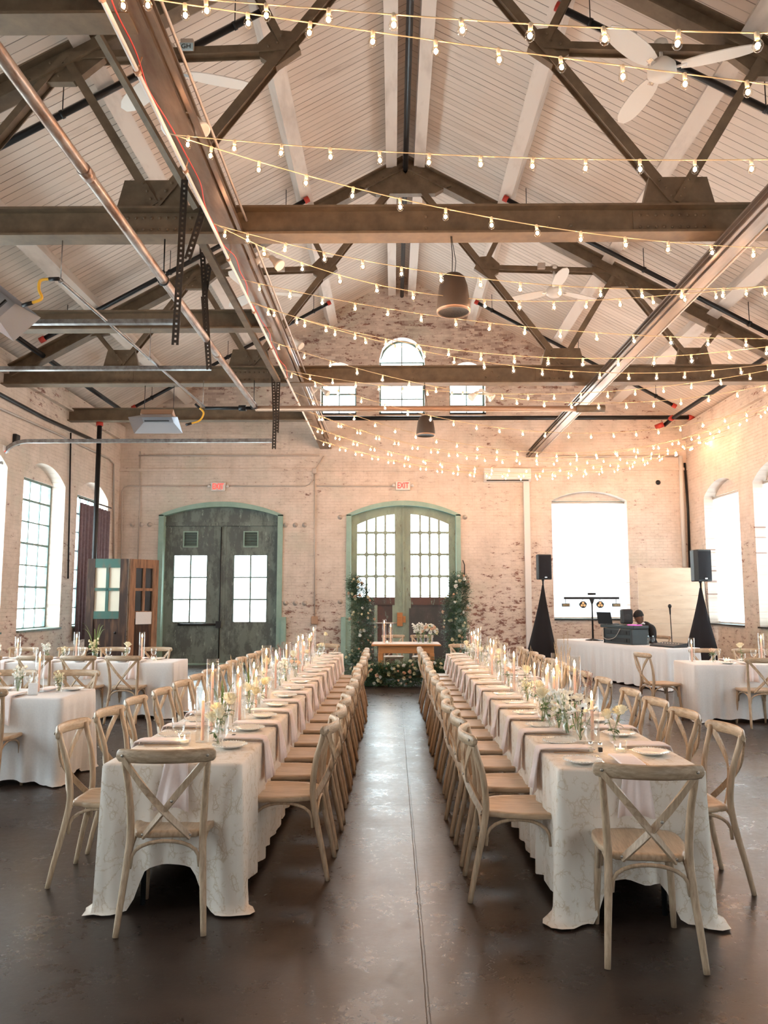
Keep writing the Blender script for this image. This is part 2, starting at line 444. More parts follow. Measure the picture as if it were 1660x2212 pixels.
def wall(name, mp, a, b, top, holes, mat, th=TH):
    """brick wall from a to b with arched holes: (x0, x1, sill, spring, peak)"""
    w = MB(); holes = sorted(holes); x = a
    def seg(x0, x1):
        if x1-x0 > 1e-6: w.strip([x0, x1] if not (x0 < XC < x1 and top is roofz) else [x0, XC, x1], lambda q: 0, top, 0, th, mp)
    groups = []
    for h in holes:                        # stack holes that share columns
        if groups and h[0] < max(g_[1] for g_ in groups[-1])-1e-6: groups[-1].append(h)
        else: groups.append([h])
    for g in groups:
        g = sorted(g, key=lambda h: h[2]); x0, x1 = min(h[0] for h in g), max(h[1] for h in g)
        seg(x, x0); x = x1
        cuts = sorted(set([round(h[i], 5) for h in g for i in (0, 1)]))
        for c0, c1 in zip(cuts, cuts[1:]):
            hs = [h for h in g if h[0] < c1-1e-6 and h[1] > c0+1e-6]
            q = lin(c0, c1, 15) if hs else [c0, c1]
            if top is roofz and c0 < XC < c1: q = sorted(q+[XC])
            lo = lambda t: 0
            for h in hs:
                w.strip(q, lo, (lambda z: (lambda t: z))(h[2]), 0, th, mp)
                lo = arc((h[0]+h[1])/2, h[1]-h[0], h[3], h[4])
            w.strip(q, lo, top, 0, th, mp)
    seg(x, b)
    return struct(name, w, mat)
mpB = lambda x, d, z: (x, YB+d, z)
mpL = lambda y, d, z: (XL-d, y, z)
mpR = lambda y, d, z: (XR+d, y, z)

GW = [(-1.90,-.96,6.42,7.36,7.82), (-.36,.83,6.42,7.90,8.49), (1.47,2.41,6.42,7.36,7.82)]
DO = [(-6.02,-2.83,0,3.80,4.14), (-1.20,1.72,0,3.80,4.16)]
BW = (4.06,5.98,1.12,4.16,4.40)
LW = [(YB-1.7-.95-2.55*i, YB-1.7+.95-2.55*i, 1.02, 4.05, 4.38) for i in range(7)]
RW = [(YB-1.95-.95-2.6*i, YB-1.95+.95-2.6*i, 1.05, 4.10, 4.42) for i in range(7)]
wall('wall_back', mpB, XL-TH, XR+TH, roofz, GW+DO+[BW], m['brick_x'])
wall('wall_left', mpL, YF, YB, lambda q: 6.12, LW, m['brick_y'])
wall('wall_right', mpR, YF, YB, lambda q: 6.12, RW, m['brick_y'])

mpF = lambda x, d, z: (x, YF-d, z)
FW = [(-5.6,-3.9,1.0,3.6,3.95),(4.3,6.0,1.0,3.6,3.95)]
wall('wall_front', mpF, XL-TH, XR+TH, roofz, FW, m['brick_x'])
# corbelled brick band under the roof on the gable wall
t = MB()
t.strip([XL, XR], lambda x: 4.93, lambda x: 5.0, -.05, 0, mpB)
struct('trim_1', t, m['brick_x'])
t = MB(); t.box(XL, YF, 5.72, XL+.10, YB, 6.1); struct('trim_2', t, m['brick_y'])
t = MB(); t.box(XR-.10, YF, 5.72, XR, YB, 6.1); struct('trim_3', t, m['brick_y'])
for k, (x0, x1) in enumerate([(-6.3,-6.0),(-5.7,-5.1),(-4.9,-4.2),(-4.1,-3.5),(-3.2,-2.2)]):
    pass

# ---- windows
WN = [0]
def window(mp, h, cols, rows, depth=.30, rect=True, thick=(2,), shade=False, infill=True):
    WN[0] += 1; i = WN[0]
    w = struct('window_%d' % i)
    x0, x1, zb, zs, zt = h; top = zs+.02 if rect else None; A = arc((x0+x1)/2, x1-x0, zs, zt)
    fr = MB(); f = .045
    if rect:
        fr.strip([x0,x0+f], lambda q: zb, lambda q: top, depth, depth+.06, mp); fr.strip([x1-f,x1], lambda q: zb, lambda q: top, depth, depth+.06, mp)
        fr.strip([x0,x1], lambda q: zb, lambda q: zb+.06, depth, depth+.06, mp); fr.strip([x0,x1], lambda q: top-.05, lambda q: top, depth, depth+.06, mp)
        up = lambda q: top
    else:
        q = lin(x0, x1, 19)
        B2 = arc((x0+x1)/2, x1-x0-2*f, zs, zt-f)
        inner = lambda t: B2(t) if x0+f <= t <= x1-f else zs
        fr.strip(q, inner, A, depth, depth+.06, mp)
        fr.strip([x0,x0+f], lambda q: zb, lambda q: zs, depth, depth+.06, mp); fr.strip([x1-f,x1], lambda q: zb, lambda q: zs, depth, depth+.06, mp)
        fr.strip([x0,x1], lambda q: zb, lambda q: zb+.05, depth, depth+.06, mp); up = A
    fr.build('window_frame', m['sash'], w)
    if rect and infill:
        g = MB(); g.strip(lin(x0, x1, 13), lambda q: top, A, depth-.04, depth+.10, mp); g.build('arch_infill', m['brick_x' if mp is mpB else 'brick_y'], w)
    b = MB(); bw = .014
    for c in range(1, cols):
        q = x0+(x1-x0)*c/cols; b.strip([q-bw,q+bw], lambda t: zb, lambda t: up(q), depth+.012, depth+.045, mp)
    for k in range(1, rows):
        z = zb+((zs+.02 if rect else zs)-zb)*k/(rows if rect else rows-1); t_ = .022 if k in thick else bw
        b.strip([x0,x1], lambda q: z-t_, lambda q: z+t_, depth+.008, depth+.05, mp)
    b.build('glazing_bars', m['sash'], w)
    p = MB(); p.strip(lin(x0+.01, x1-.01, 13), lambda q: zb+.01, (lambda q: top-.01) if rect else (lambda q: A(q)-.01), depth+.026, depth+.030, mp)
    p.build('pane', m['window_glass'], w)
    s = MB(); s.strip([x0,x1], lambda q: zb-.0, lambda q: zb+.035, -.05, depth, mp); s.build('window_sill', m['black_iron'] if not rect or shade else m['sash'], w)
    # daylight portal (guides the sky light through the opening)
    c = Vector(mp((x0+x1)/2, depth+.10, (zb+(zt if not rect else zs))/2))
    L = bpy.data.lights.new('portal', 'AREA'); L.shape = 'RECTANGLE'; L.size = x1-x0; L.size_y = (zt if not rect else zs)-zb
    L.cycles.is_portal = True; L.energy = 1
    o = bpy.data.objects.new('daylight_portal', L); C.objects.link(o); o.location = c
    inw = Vector(mp(0, 0, 0))-Vector(mp(0, 1, 0)); o.rotation_euler = inw.to_track_quat('-Z', 'Z').to_euler()
    return w
for h in GW: window(mpB, h, 2 if h[1]-h[0] < 1 else 2, 4, rect=False)
window(mpB, BW, 4, 6, shade=True)
for i, h in enumerate(LW): window(mpL, h, 4, 7, thick=(2,4,6))
for i, h in enumerate(RW): window(mpR, h, 4, 7, thick=(2,4,6), shade=True)
for i, h in enumerate(FW): window(mpF, h, 4, 6, thick=(3,))
# white roller shades
def shade(mp, h, label):
    x0, x1, zb, zs, zt = h
    o = thing('roller_shade', label, 'window shade')
    c = MB(); q = lin(x0+.02, x1-.02, 3)
    c.strip(q, lambda t: zb+.07, lambda t: zs-.02, .225, .228, mp); c.build('shade_cloth', m['shade'], o)
    r_ = MB(); r_.tube([mp(x0+.01,.23,zs-.03), mp(x1-.01,.23,zs-.03)], .028, 10); r_.build('roller', m['conduit'], o)
    b_ = MB(); b_.strip([x0+.02,x1-.02], lambda t: zb+.045, lambda t: zb+.075, .218, .234, mp); b_.build('bottom_bar', m['white_paint'], o)
shade(mpB, BW, 'white roller shade pulled down over the end wall window behind the light stand')
for i, h in enumerate(RW):
    shade(mpR, h, ['white roller shade pulled down over the right wall window nearest the end wall','white roller shade on the right wall window cut by the frame edge'][i] if i < 2 else
      'white roller shade on the %s window of the right wall from the end wall' % ORD[i].replace('nearest', 'first'))

# ---- doors
def door_frame(parent, h, mat, w=.13, proud=.05):
    x0, x1, zb, zs, zt = h; f = MB(); A = arc((x0+x1)/2, x1-x0, zs, zt); Ai = arc((x0+x1)/2, x1-x0-2*w, zs-.03, zt-w)
    f.strip([x0,x0+w], lambda q: 0, lambda q: zs, -proud, .26, mpB); f.strip([x1-w,x1], lambda q: 0, lambda q: zs, -proud, .26, mpB)
    f.strip(lin(x0, x1, 31), lambda q: Ai(q) if x0+w < q < x1-w else zs-.03, A, -proud, .26, mpB)
    f.build('door_frame', mat, parent)
    g = MB()
    for sx in (x0-.12, x1-.0): g.box(sx, YB-.12, 0, sx+.12, YB+.02, 1.2)
    g.build('corner_guard', mat, parent)
def fill(parent, name, xs, lo, hi, d0, d1, mat):
    b = MB(); b.strip(xs, lo, hi, d0, d1, mpB); return b.build(name, mat, parent)
k = lambda v: (lambda q: v)
# door 1: pair of metal clad leaves with two by three panes
d1 = struct('door_1'); h = DO[0]; x0, x1 = h[0]+.13, h[1]-.13; xm = (x0+x1)/2
door_frame(d1, h, m['mint'])
A1 = arc((h[0]+h[1])/2, h[1]-h[0]-.2, h[3]-.03, h[4]-.10)
fill(d1, 'transom', lin(x0, x1, 25), k(3.55), A1, .16, .24, m['door_metal'])
fill(d1, 'header_bar', [x0, x1], k(3.53), k(3.63), .12, .2, m['door_metal'])
for side in (0, 1):
    a, b = (x0, xm-.008) if side == 0 else (xm+.008, x1)
    ax = at(375 if side == 0 else 505, 1270, Y=YB+.2).x; bx = at(447 if side == 0 else 577, 1270, Y=YB+.2).x
    zb_, zt_ = at(500, 1343, Y=YB+.2).z, at(500, 1200, Y=YB+.2).z
    vx0 = at(399 if side == 0 else 529, 1165, Y=YB+.2).x; vx1 = vx0+.33; vz0, vz1 = at(500,1180,Y=YB+.2).z, at(500,1150,Y=YB+.2).z
    lf = MB()
    def P(q0, q1, z0, z1): lf.strip([q0, q1], k(z0), k(z1), .18, .25, mpB)
    P(a, b, .02, zb_); P(a, ax, zb_, zt_); P(bx, b, zb_, zt_); P(a, b, zt_, vz0); P(a, vx0, vz0, vz1); P(vx1, b, vz0, vz1); P(a, b, vz1, 3.53)
    leaf = lf.build('door_leaf', m['door_metal'], d1)
    g = MB(); mid = (ax+bx)/2
    g.strip([mid-.018, mid+.018], k(zb_), k(zt_), .185, .235, mpB)
    for j in (1, 2):
        z = zb_+(zt_-zb_)*j/3; g.strip([ax, bx], k(z-.018), k(z+.018), .182, .238, mpB)
    for e in (ax, bx): g.strip([e-.012, e+.012], k(zb_), k(zt_), .17, .2, mpB)
    g.build('glazing_bars', m['sash'], leaf)
    p = MB(); p.strip([ax, bx], k(zb_), k(zt_), .215, .219, mpB); p.build('pane', m['window_glass'], leaf)
    v = MB()
    for j in range(9):
        z = vz0+.02+(vz1-vz0-.04)*j/8; v.bar((vx0, YB+.20, z), (vx1, YB+.20, z), .006, .012, (0,.5,1))
    v.strip([vx0-.03,vx0], k(vz0-.03), k(vz1+.03), .165, .22, mpB); v.strip([vx1,vx1+.03], k(vz0-.03), k(vz1+.03), .165, .22, mpB)
    v.strip([vx0,vx1], k(vz1), k(vz1+.03), .165, .22, mpB); v.strip([vx0,vx1], k(vz0-.03), k(vz0), .165, .22, mpB)
    v.build('vent_frame', m['mint'], leaf)
    v = MB(); v.strip([vx0,vx1], k(vz0), k(vz1), .225, .24, mpB)
    v.build('vent_opening', m['black_iron'], leaf)
    r_ = MB(); r_.strip([a, a+.10], k(.02), k(3.5), .165, .182, mpB); r_.strip([b-.10, b], k(.02), k(3.5), .165, .182, mpB); r_.strip([a+.1, b-.1], k(.02), k(.25), .165, .182, mpB)
    r_.build('edge_strap', m['door_metal'], leaf)
pb = MB(); pa, pc = at(386, 1349, Y=YB+.12), at(472, 1349, Y=YB+.12)
pb.tube([pa, pc], .028, 8); pb.cbox((pc.x, YB+.13, pc.z), (.12,.12,.17)); pb.cbox((pa.x, YB+.15, pa.z), (.06,.08,.07)); pb.tube([(pc.x+.02, YB+.14, .1), (pc.x+.02, YB+.14, 3.5)], .014, 6)
pb.build('panic_bar', m['dark_plastic'], d1)
ml = MB(); ml.strip([xm-.035, xm+.035], k(.02), k(3.53), .15, .18, mpB); ml.build('meeting_strip', m['door_metal'], d1)
fill(d1, 'threshold', [x0, x1], k(0), k(.035), .0, .3, m['mint'])

# door 2: arched pair, each leaf four by four panes
d2 = struct('door_2'); h = DO[1]; x0, x1 = h[0]+.11, h[1]-.11; xm = (x0+x1)/2
door_frame(d2, h, m['mint'], .12)
A2 = arc((h[0]+h[1])/2, h[1]-h[0]-.2, h[3]-.03, h[4]-.115)
zrow = [at(850, py, Y=YB+.2).z for py in (1290, 1245, 1198, 1151)]
Ap = arc((h[0]+h[1])/2, h[1]-h[0]-.62, h[3]-.22, h[4]-.32)
for side in (0, 1):
    a, b = (x0, xm-.006) if side == 0 else (xm+.006, x1)
    ax = at(772 if side == 0 else 888, 1250, Y=YB+.2).x; bx = at(853 if side == 0 else 970, 1250, Y=YB+.2).x
    leaf = fill(d2, 'door_leaf', [a, ax], k(.02), A2, .16, .23, m['door_green'])
    fr = MB(); fr.strip([bx, b], k(.02), A2, .16, .23, mpB)
    fr.strip(lin(ax, bx, 15), Ap, A2, .16, .23, mpB)
    fr.build('stile_and_head', m['door_green'], leaf)
    fill(leaf, 'middle_rail', [ax, bx], k(zrow[0]-.20), k(zrow[0]), .155, .23, m['door_brown'])
    lo_m = m['door_brown'] if side == 0 else m['door_dark']
    fill(leaf, 'lower_panel', [ax, bx], k(.02), k(zrow[0]-.20), .19, .23, lo_m)
    if side == 0:
        for q in (ax+.02, (ax+bx)/2, bx-.02):
            fill(leaf, 'panel_stile', [q-.04, q+.04], k(.2), k(zrow[0]-.2), .165, .2, m['door_green'])
    else: fill(leaf, 'cover_plate', [ax-.05, bx+.12], k(.05), k(zrow[0]-.28), .13, .16, m['door_dark'])
    g = MB()
    for j in (1, 2, 3):
        q = ax+(bx-ax)*j/4; g.strip([q-.024, q+.024], k(zrow[0]), Ap, .165, .22, mpB)
    for z in zrow[1:]: g.strip([ax, bx], k(z-.026), k(z+.026), .162, .223, mpB)
    for j in range(4):                        # softened pane corners
        for i_, z in enumerate(zrow):
            for sx in (0, 1):
                q = ax+(bx-ax)*(j+sx)/4; s_ = 1 if sx == 0 else -1
                for sz in ((1,) if i_ == 0 else (1, -1)):
                    g.poly([(q+s_*.022, YB+.171, z+sz*.024), (q+s_*.055, YB+.171, z+sz*.024), (q+s_*.022, YB+.171, z+sz*.057)], (0,.04,0))
    g.build('glazing_bars', m['door_green'], leaf)
    p = MB(); p.strip(lin(ax, bx, 9), k(zrow[0]), Ap, .195, .199, mpB); p.build('pane', m['window_glass'], leaf)
lk = MB(); c = at(866, 1338, Y=YB+.1); lk.cbox((c.x-.02, YB+.12, c.z), (.14,.08,.34)); lk.cbox((c.x+.09, YB+.13, c.z), (.07,.06,.16)); lk.build('lock_box', m['farm_wood'], d2)
pb = MB(); pa, pc = at(797, 1346, Y=YB+.12), at(862, 1346, Y=YB+.12); pb.tube([pa, pc], .02, 8); pb.build('panic_bar', m['conduit'], d2)
fill(d2, 'threshold', [x0, x1], k(0), k(.03), .0, .3, m['door_dark'])
ml = MB(); ml.strip([xm-.03, xm+.03], k(.02), lambda q: A2(q)-.02, .13, .16, mpB); ml.build('meeting_strip', m['door_green'], d2)
# portals for the two doors
for h, z0, z1 in ((DO[0],1.3,3.2), (DO[1],1.6,3.9)):
    L = bpy.data.lights.new('portal', 'AREA'); L.shape = 'RECTANGLE'; L.size = h[1]-h[0]; L.size_y = z1-z0; L.cycles.is_portal = True
    o = bpy.data.objects.new('daylight_portal', L); C.objects.link(o); o.location = ((h[0]+h[1])/2, YB+.35, (z0+z1)/2); o.rotation_euler = (-PI/2, 0, 0)

# ---------------------------------------------------------------- white purlins under the deck
for u, lab in ((-5.72,'white timber purlin along the left slope, lowest of the left side'),(-3.85,'white timber purlin along the left slope, middle one of three'),(-1.95,'white timber purlin along the left slope, closest to the ridge'),
               (-.26,'white timber ridge beam left of the black ridge pipe'),(.26,'white timber ridge beam right of the black ridge pipe'),
               (1.95,'white timber purlin along the right slope, closest to the ridge'),(3.85,'white timber purlin along the right slope, middle one of three'),(5.72,'white timber purlin along the right slope, lowest of the right side')):
    b = MB(); x = XC+u; zt = roofz(x)
    if abs(u) < 1: b.box(x-.10, YF, zt-.42, x+.10, YB, zt+.04)
    else:
        a = math.atan(SL)*(1 if u < 0 else -1)
        R = Matrix.Translation((x,0,zt)) @ Matrix.Rotation(-a, 4, 'Y'); b.box(-.11, YF, -.34, .11, YB, .0, R)
    tag(b.build('purlin', m['white_wood']), lab, 'roof beam', 'white purlins carrying the roof deck' )
# edge battens beside the purlins
# ---------------------------------------------------------------- steel roof trusses
T2, TS = 8.03, 5.76
def ibeam(mb, a, b, w, h, tf=.022, tw=.02, up=(0,0,1)):
    mb.bar(Vector(a), Vector(b), tw, h-2*tf, up)
    d = (Vector(b)-Vector(a)).normalized(); side = d.cross(Vector(up)).normalized(); u = side.cross(d)
    for s in (-1, 1):
        o = u*s*(h/2-tf/2); mb.bar(Vector(a)+o, Vector(b)+o, w, tf, up)
def channel(mb, a, b, w, h, t_=.014, up=(0,0,1), flip=1):
    d = (Vector(b)-Vector(a)).normalized(); side = d.cross(Vector(up)).normalized(); u = side.cross(d)
    mb.bar(Vector(a)+side*flip*(w/2), Vector(b)+side*flip*(w/2), t_, h, up)
    for s in (-1, 1):
        o = u*s*(h/2-t_/2); mb.bar(Vector(a)+o, Vector(b)+o, w, t_, up)
def rivets(mb, pts, y, r=.017):
    for x, z in pts: mb.ball((x, y, z), r, 7, 4, (1,.7,1))
def truss(Y, label, last=False):
    t = thing('roof_truss', label, 'roof truss', (0, Y, 0))
    z0, z1 = 5.5, 5.82
    c = MB(); ibeam(c, (XL-.1,0,(z0+z1)/2), (XR+.1,0,(z0+z1)/2), .24, z1-z0, .025, .03); c.build('bottom_chord', m['steel'], t)
    PZ = 9.72
    rz = lambda u: PZ-SL*abs(u)
    P = lambda u, z, y=0: (XC+u, y, z)
    for s in (-1, 1):
        b = MB(); ibeam(b, P(0, PZ), P(s*7.2, rz(7.2)), .20, .24, .02, .02, (0,0,1)); b.build('rafter', m['steel'], t)
        wn = [0]
        def web(a, b2, w=.10):
            wn[0] += 1; e = .0022*wn[0]; q2 = MB()
            for oy in (-.056-e, .056+e): q2.sweep([P(*a, oy), P(*b2, oy)], [(-w/2,-.007),(w/2,-.007),(w/2,.007),(-w/2,.007)], (0,1,0))
            q2.sweep([P(*a), P(*b2)], [(-.010,-.055),(.010,-.055),(.010,.055),(-.010,.055)], (0,1,0))
            q2.build('brace', m['steel'], t)
        B1, B2, Nn = (s*2.80, 5.86), (s*5.15, 5.88), (s*1.42, 7.68)
        R0, R1, R2 = (s*1.9, rz(1.9)), (s*3.85, rz(3.85)), (s*5.72, rz(5.72))
        web((0, PZ-.15), B1, .105); web(Nn, R0, .08); web(Nn, R1, .085); web(R1, B1, .095); web(R1, B2, .08); web(B2, R2, .07)
        # gusset plates
        def gusset(pts, riv=()):
            g = MB(); g.poly([P(u, z, -.044) for u, z in pts], (0,.088,0)); 
            rivets(g, [(XC+u, z) for u, z in riv], -.078, .016); g.build('gusset_plate', m['steel'], t)
        gusset([(s*2.44,5.82),(s*3.22,5.82),(s*3.14,6.15),(s*2.52,6.15)], [(s*q, z) for q, z in ((2.62,6.10),(2.68,6.01),(2.74,5.92),(2.93,6.10),(2.88,6.01),(2.84,5.92))])
        gusset([(s*4.85,5.82),(s*5.5,5.82),(s*5.42,6.15),(s*4.93,6.15)], [(s*5.05,6.05),(s*5.08,5.95),(s*5.25,6.05),(s*5.22,5.95)])
        gusset([(s*1.25,7.66),(s*1.36,7.88),(s*1.56,7.90),(s*1.72,7.74),(s*1.70,7.58),(s*1.52,7.46)], [(s*1.46,7.80),(s*1.50,7.72),(s*1.60,7.68)])
        gusset([(s*3.40,7.80),(s*3.42,7.58),(s*3.75,7.30),(s*4.15,7.30),(s*4.25,7.35)], [(s*3.9,7.35),(s*3.8,7.5),(s*4.0,7.5)])
        gusset([(s*5.5,6.70),(s*5.42,6.45),(s*5.9,6.38),(s*6.0,6.45)])
    g = MB(); g.poly([P(-.85,PZ-.47,-.065),(XC,-.065,PZ+.03),P(.85,PZ-.47,-.065),P(.72,PZ-.52,-.065),P(.55,PZ-.62,-.065),P(-.55,PZ-.62,-.065),P(-.72,PZ-.52,-.065)], (0,.13,0))
    rv = []
    for s in (-1, 1):
        for j in range(5):
            rv += [(XC+s*(.12+.15*j), PZ-.07-SL*(.12+.15*j)), (XC+s*(.15+.13*j), PZ-.16-SL*(.15+.13*j))]
    rivets(g, rv, -.07, .016); g.build('ridge_gusset', m['steel'], t)
    # splice plates with rivets on the bottom chord
    for s in (-1, 1):
        for uc, nn in ((2.75, 9), (5.15, 4)):
            q = MB(); w = .085*nn/2+.03
            q.box(XC+s*uc-w, -.03, 5.54, XC+s*uc+w, -.018, 5.78)
            for j in range(nn):
                xx = XC+s*uc+(j-(nn-1)/2)*.085
                rivets(q, [(xx, 5.595), (xx, 5.725)], -.034, .017)
            q.build('splice_plate', m['steel'], t)
    for p_ in [(XC+.12, 5.73), (XC+.12, 5.6), (XC+1.55, 5.72), (XC+1.43, 5.62), (XC+1.67, 5.62)]:
        q = MB(); rivets(q, [p_], -.02, .02); q.build('bolt', m['steel'], t)
    return t
truss(T2-TS, 'steel roof truss overhead at the near end, mostly above the view')
truss(T2, 'brown riveted steel roof truss nearest the camera, with the wide chord across the picture')
truss(T2+TS, 'brown riveted steel roof truss further back, its peak gusset showing under the ridge')

# short cross beams on the left side, half way between the trusses
for i, (Y, lab) in enumerate(((4.86,'dark steel cross beam at the top left corner'),(T2+TS/2,'steel cross beam between the two trusses on the left side'),(T2+TS*1.5,'steel cross beam in front of the gable wall on the left side'))):
    b = MB(); ibeam(b, (XL-.1,Y,5.64), (-1.75,Y,5.64), .20, .28, .022, .02); 
    tag(b.build('cross_beam', m['steel']), lab, 'steel beam', 'cross beams at half bays')
# long runway beams
b = MB(); ibeam(b, (-1.78, YF, 5.66), (-1.78, YB, 5.66), .22, .30, .024, .02)
o = tag(b.build('runway_beam', m['steel_rail']), 'long rusty steel beam running the length of the hall, left of centre', 'steel beam')
b = MB(); b.bar((-1.62, YF, 5.54), (-1.62, YB, 5.54), .04, .05); b.build('side_angle', m['steel_rail'], o)
b = MB()
ibeam(b, (3.57, YF, 5.38), (3.57, YB, 5.38), .15, .22, .022, .02)
o = tag(b.build('runway_beam', m['steel_bright']), 'long shiny steel beam running the length of the hall on the right', 'steel beam')
b = MB(); channel(b, (3.455, YF, 5.32), (3.455, YB, 5.32), .05, .07); b.build('side_channel', m['steel_bright'], o)
b = MB(); b.tube([(3.69, YF, 5.30), (3.69, YB, 5.30)], .018, 6); b.build('side_conduit', m['conduit'], o)

# ---- sprinkler pipes (black, red couplings)
def slope_pipe(Y, s, lab):
    o = thing('sprinkler_pipe', lab, 'pipe', (0, Y, 0), 0, 'sprinkler branch pipes under the roof')
    p = MB(); u0, u1 = 1.82, 6.42
    f = lambda u: (XC+s*u, 0, RIDGE-SL*u-.46)
    p.tube([f(u0), f(u1)], .042, 8); p.build('pipe_run', m['black_iron'], o)
    d = Vector(f(u0))-Vector(f(u1)); d.normalize(); a = Vector(f(u0)); a2 = Vector(f(u1))
    for e0, e1 in ((a, a+d*.09), (a2-d*.05, a2+d*.05)):
        c_ = MB(); c_.tube([e0, e1], .056, 8); c_.build('coupling', m['red_paint'], o)
    for u in (2.15, 4.2, 6.0):
        q = Vector(f(u)); h_ = MB(); h_.tube([q, q+Vector((0,0,.4))], .007, 5); h_.lathe([(.043,-.02),(.052,-.02),(.052,.02),(.043,.02)], 10, (0,0,0), Matrix.Translation(q) @ (d.to_track_quat('Z','Y').to_matrix().to_4x4())); h_.build('hanger', m['black_iron'], o)
for Y, nm in ((8.75,'above the nearest truss'),(13.3,'in front of the further truss'),(18.2,'closest to the gable wall'),(4.2,'at the near end of the roof')):
    slope_pipe(Y, -1, 'black sprinkler pipe on the left roof slope, '+nm); slope_pipe(Y, 1, 'black sprinkler pipe on the right roof slope, '+nm)
for s, lab in ((-1,'black sprinkler main along the left eave'),(1,'black sprinkler main along the right eave')):
    o = thing('sprinkler_main', lab, 'pipe'); z = RIDGE-SL*6.6-.5
    x = XC+s*6.62
    p = MB(); p.tube([(x, YF, z), (x, 18.9, z), (x-s*.12, 19.15, z-.12)], .05, 8); p.build('pipe_run', m['black_iron'], o)
    c_ = MB(); c_.tube([(x-s*.02, 18.82, z), (x-s*.02, 18.98, z)], .066, 8); c_.tube([(x-s*.15, 19.1, z-.10), (x-s*.32, 19.2, z-.16)], .066, 8); c_.build('coupling', m['red_paint'], o)
o = thing('sprinkler_pipe', 'thick black horizontal pipe crossing the gable wall below the three arched windows', 'pipe')
p = MB(); z = at(1000, 903, Y=19.3).z; p.tube([(at(690,903,Y=19.3).x, 19.3, z), (at(1492,903,Y=19.3).x, 19.3, z)], .055, 8); p.build('pipe_run', m['black_iron'], o)
c_ = MB(); xx = at(1492,903,Y=19.3).x; c_.tube([(xx-.05,19.3,z),(xx+.12,19.3,z+.01)], .07, 8); c_.tube([(xx+.2,19.25,z+.08),(xx+.36,19.2,z+.16)], .07, 8); c_.build('coupling', m['red_paint'], o)
p = MB(); p.tube([(xx+.1,19.3,z),(xx+.4,19.15,z+.2)], .05, 8); p.build('elbow_run', m['black_iron'], o)
p = MB(); p.tube([(XC, YF, RIDGE-.62), (XC, YB-.1, RIDGE-.62)], .05, 8)
tag(p.build('ridge_pipe', m['black_iron']), 'black pipe running along under the ridge between the two white beams', 'pipe')
# ---------------------------------------------------------------- string lights from the left pipe to the right wall
XA, XE = -1.80, 7.50
STR = [  # left y, right y, bulb centres measured on the photo
 (4.42,2.74,[(575,23),(862,62),(1163,85),(1480,94),(1645,94)]),
 (4.42,4.75,[(535,40),(814,92),(1089,137),(1365,171),(1632,197)]),
 (5.92,4.75,[(507,312),(820,345),(1148,366),(1377,364),(1610,363)]),
 (5.92,7.0,[(457,322),(658,396),(963,472),(1269,519),(1563,548)]),
 (7.44,7.0,[(535,512),(777,575),(1032,616),(1300,640),(1578,636)]),
 (7.44,9.2,[(570,540),(808,617),(1054,667),(1298,672),(1607,628)]),
 (8.9,7.6,[(628,618),(772,660),(995,710),(1308,743),(1626,739)]),
 (9.5,7.3,[(641,696),(762,728),(960,767),(1172,784),(1396,785),(1627,767)]),
 (9.5,10.4,[(659,698),(786,736),(981,784),(1181,811),(1385,818),(1656,797)]),
 (12.4,10.2,[(670,817),(766,834),(967,856),(1129,861),(1299,857),(1476,839),(1600,822)]),
 (11.0,10.5,[(603,748),(708,786),(873,833),(1105,870),(1286,881),(1470,872),(1656,843)]),
 (12.4,13.0,[(681,830),(775,865),(972,917),(1124,939),(1278,944),(1434,933),(1636,892)]),
 (13.8,14.9,[(766,903),(851,931),(1030,972),(1166,987),(1302,985),(1438,959),(1611,911)]),
 (15.1,14.4,[(696,898),(766,932),(843,957),(1054,993),(1185,996),(1363,979),(1499,949),(1587,923)]),
 (15.1,17.2,[(690,903),(770,935),(847,958),(1082,999),(1243,1002),(1400,983),(1550,944)]),
 (16.6,17.5,[(687,929),(755,956),(826,979),(971,1010),(1173,1013),(1340,1007),(1497,968)]),
 (16.6,18.4,[(697,929),(765,958),(835,981),(1010,1021),(1187,1025),(1304,1022),(1403,1000),(1520,960)]),
 (18.1,17.9,[(699,956),(762,980),(850,1003),(1005,1026),(1150,1028),(1270,1018),(1376,1000),(1480,968)]),
 (18.1,18.9,[(712,958),(776,980),(870,1006),(1020,1031),(1160,1033),(1290,1025),(1420,998),(1530,955)]),
]
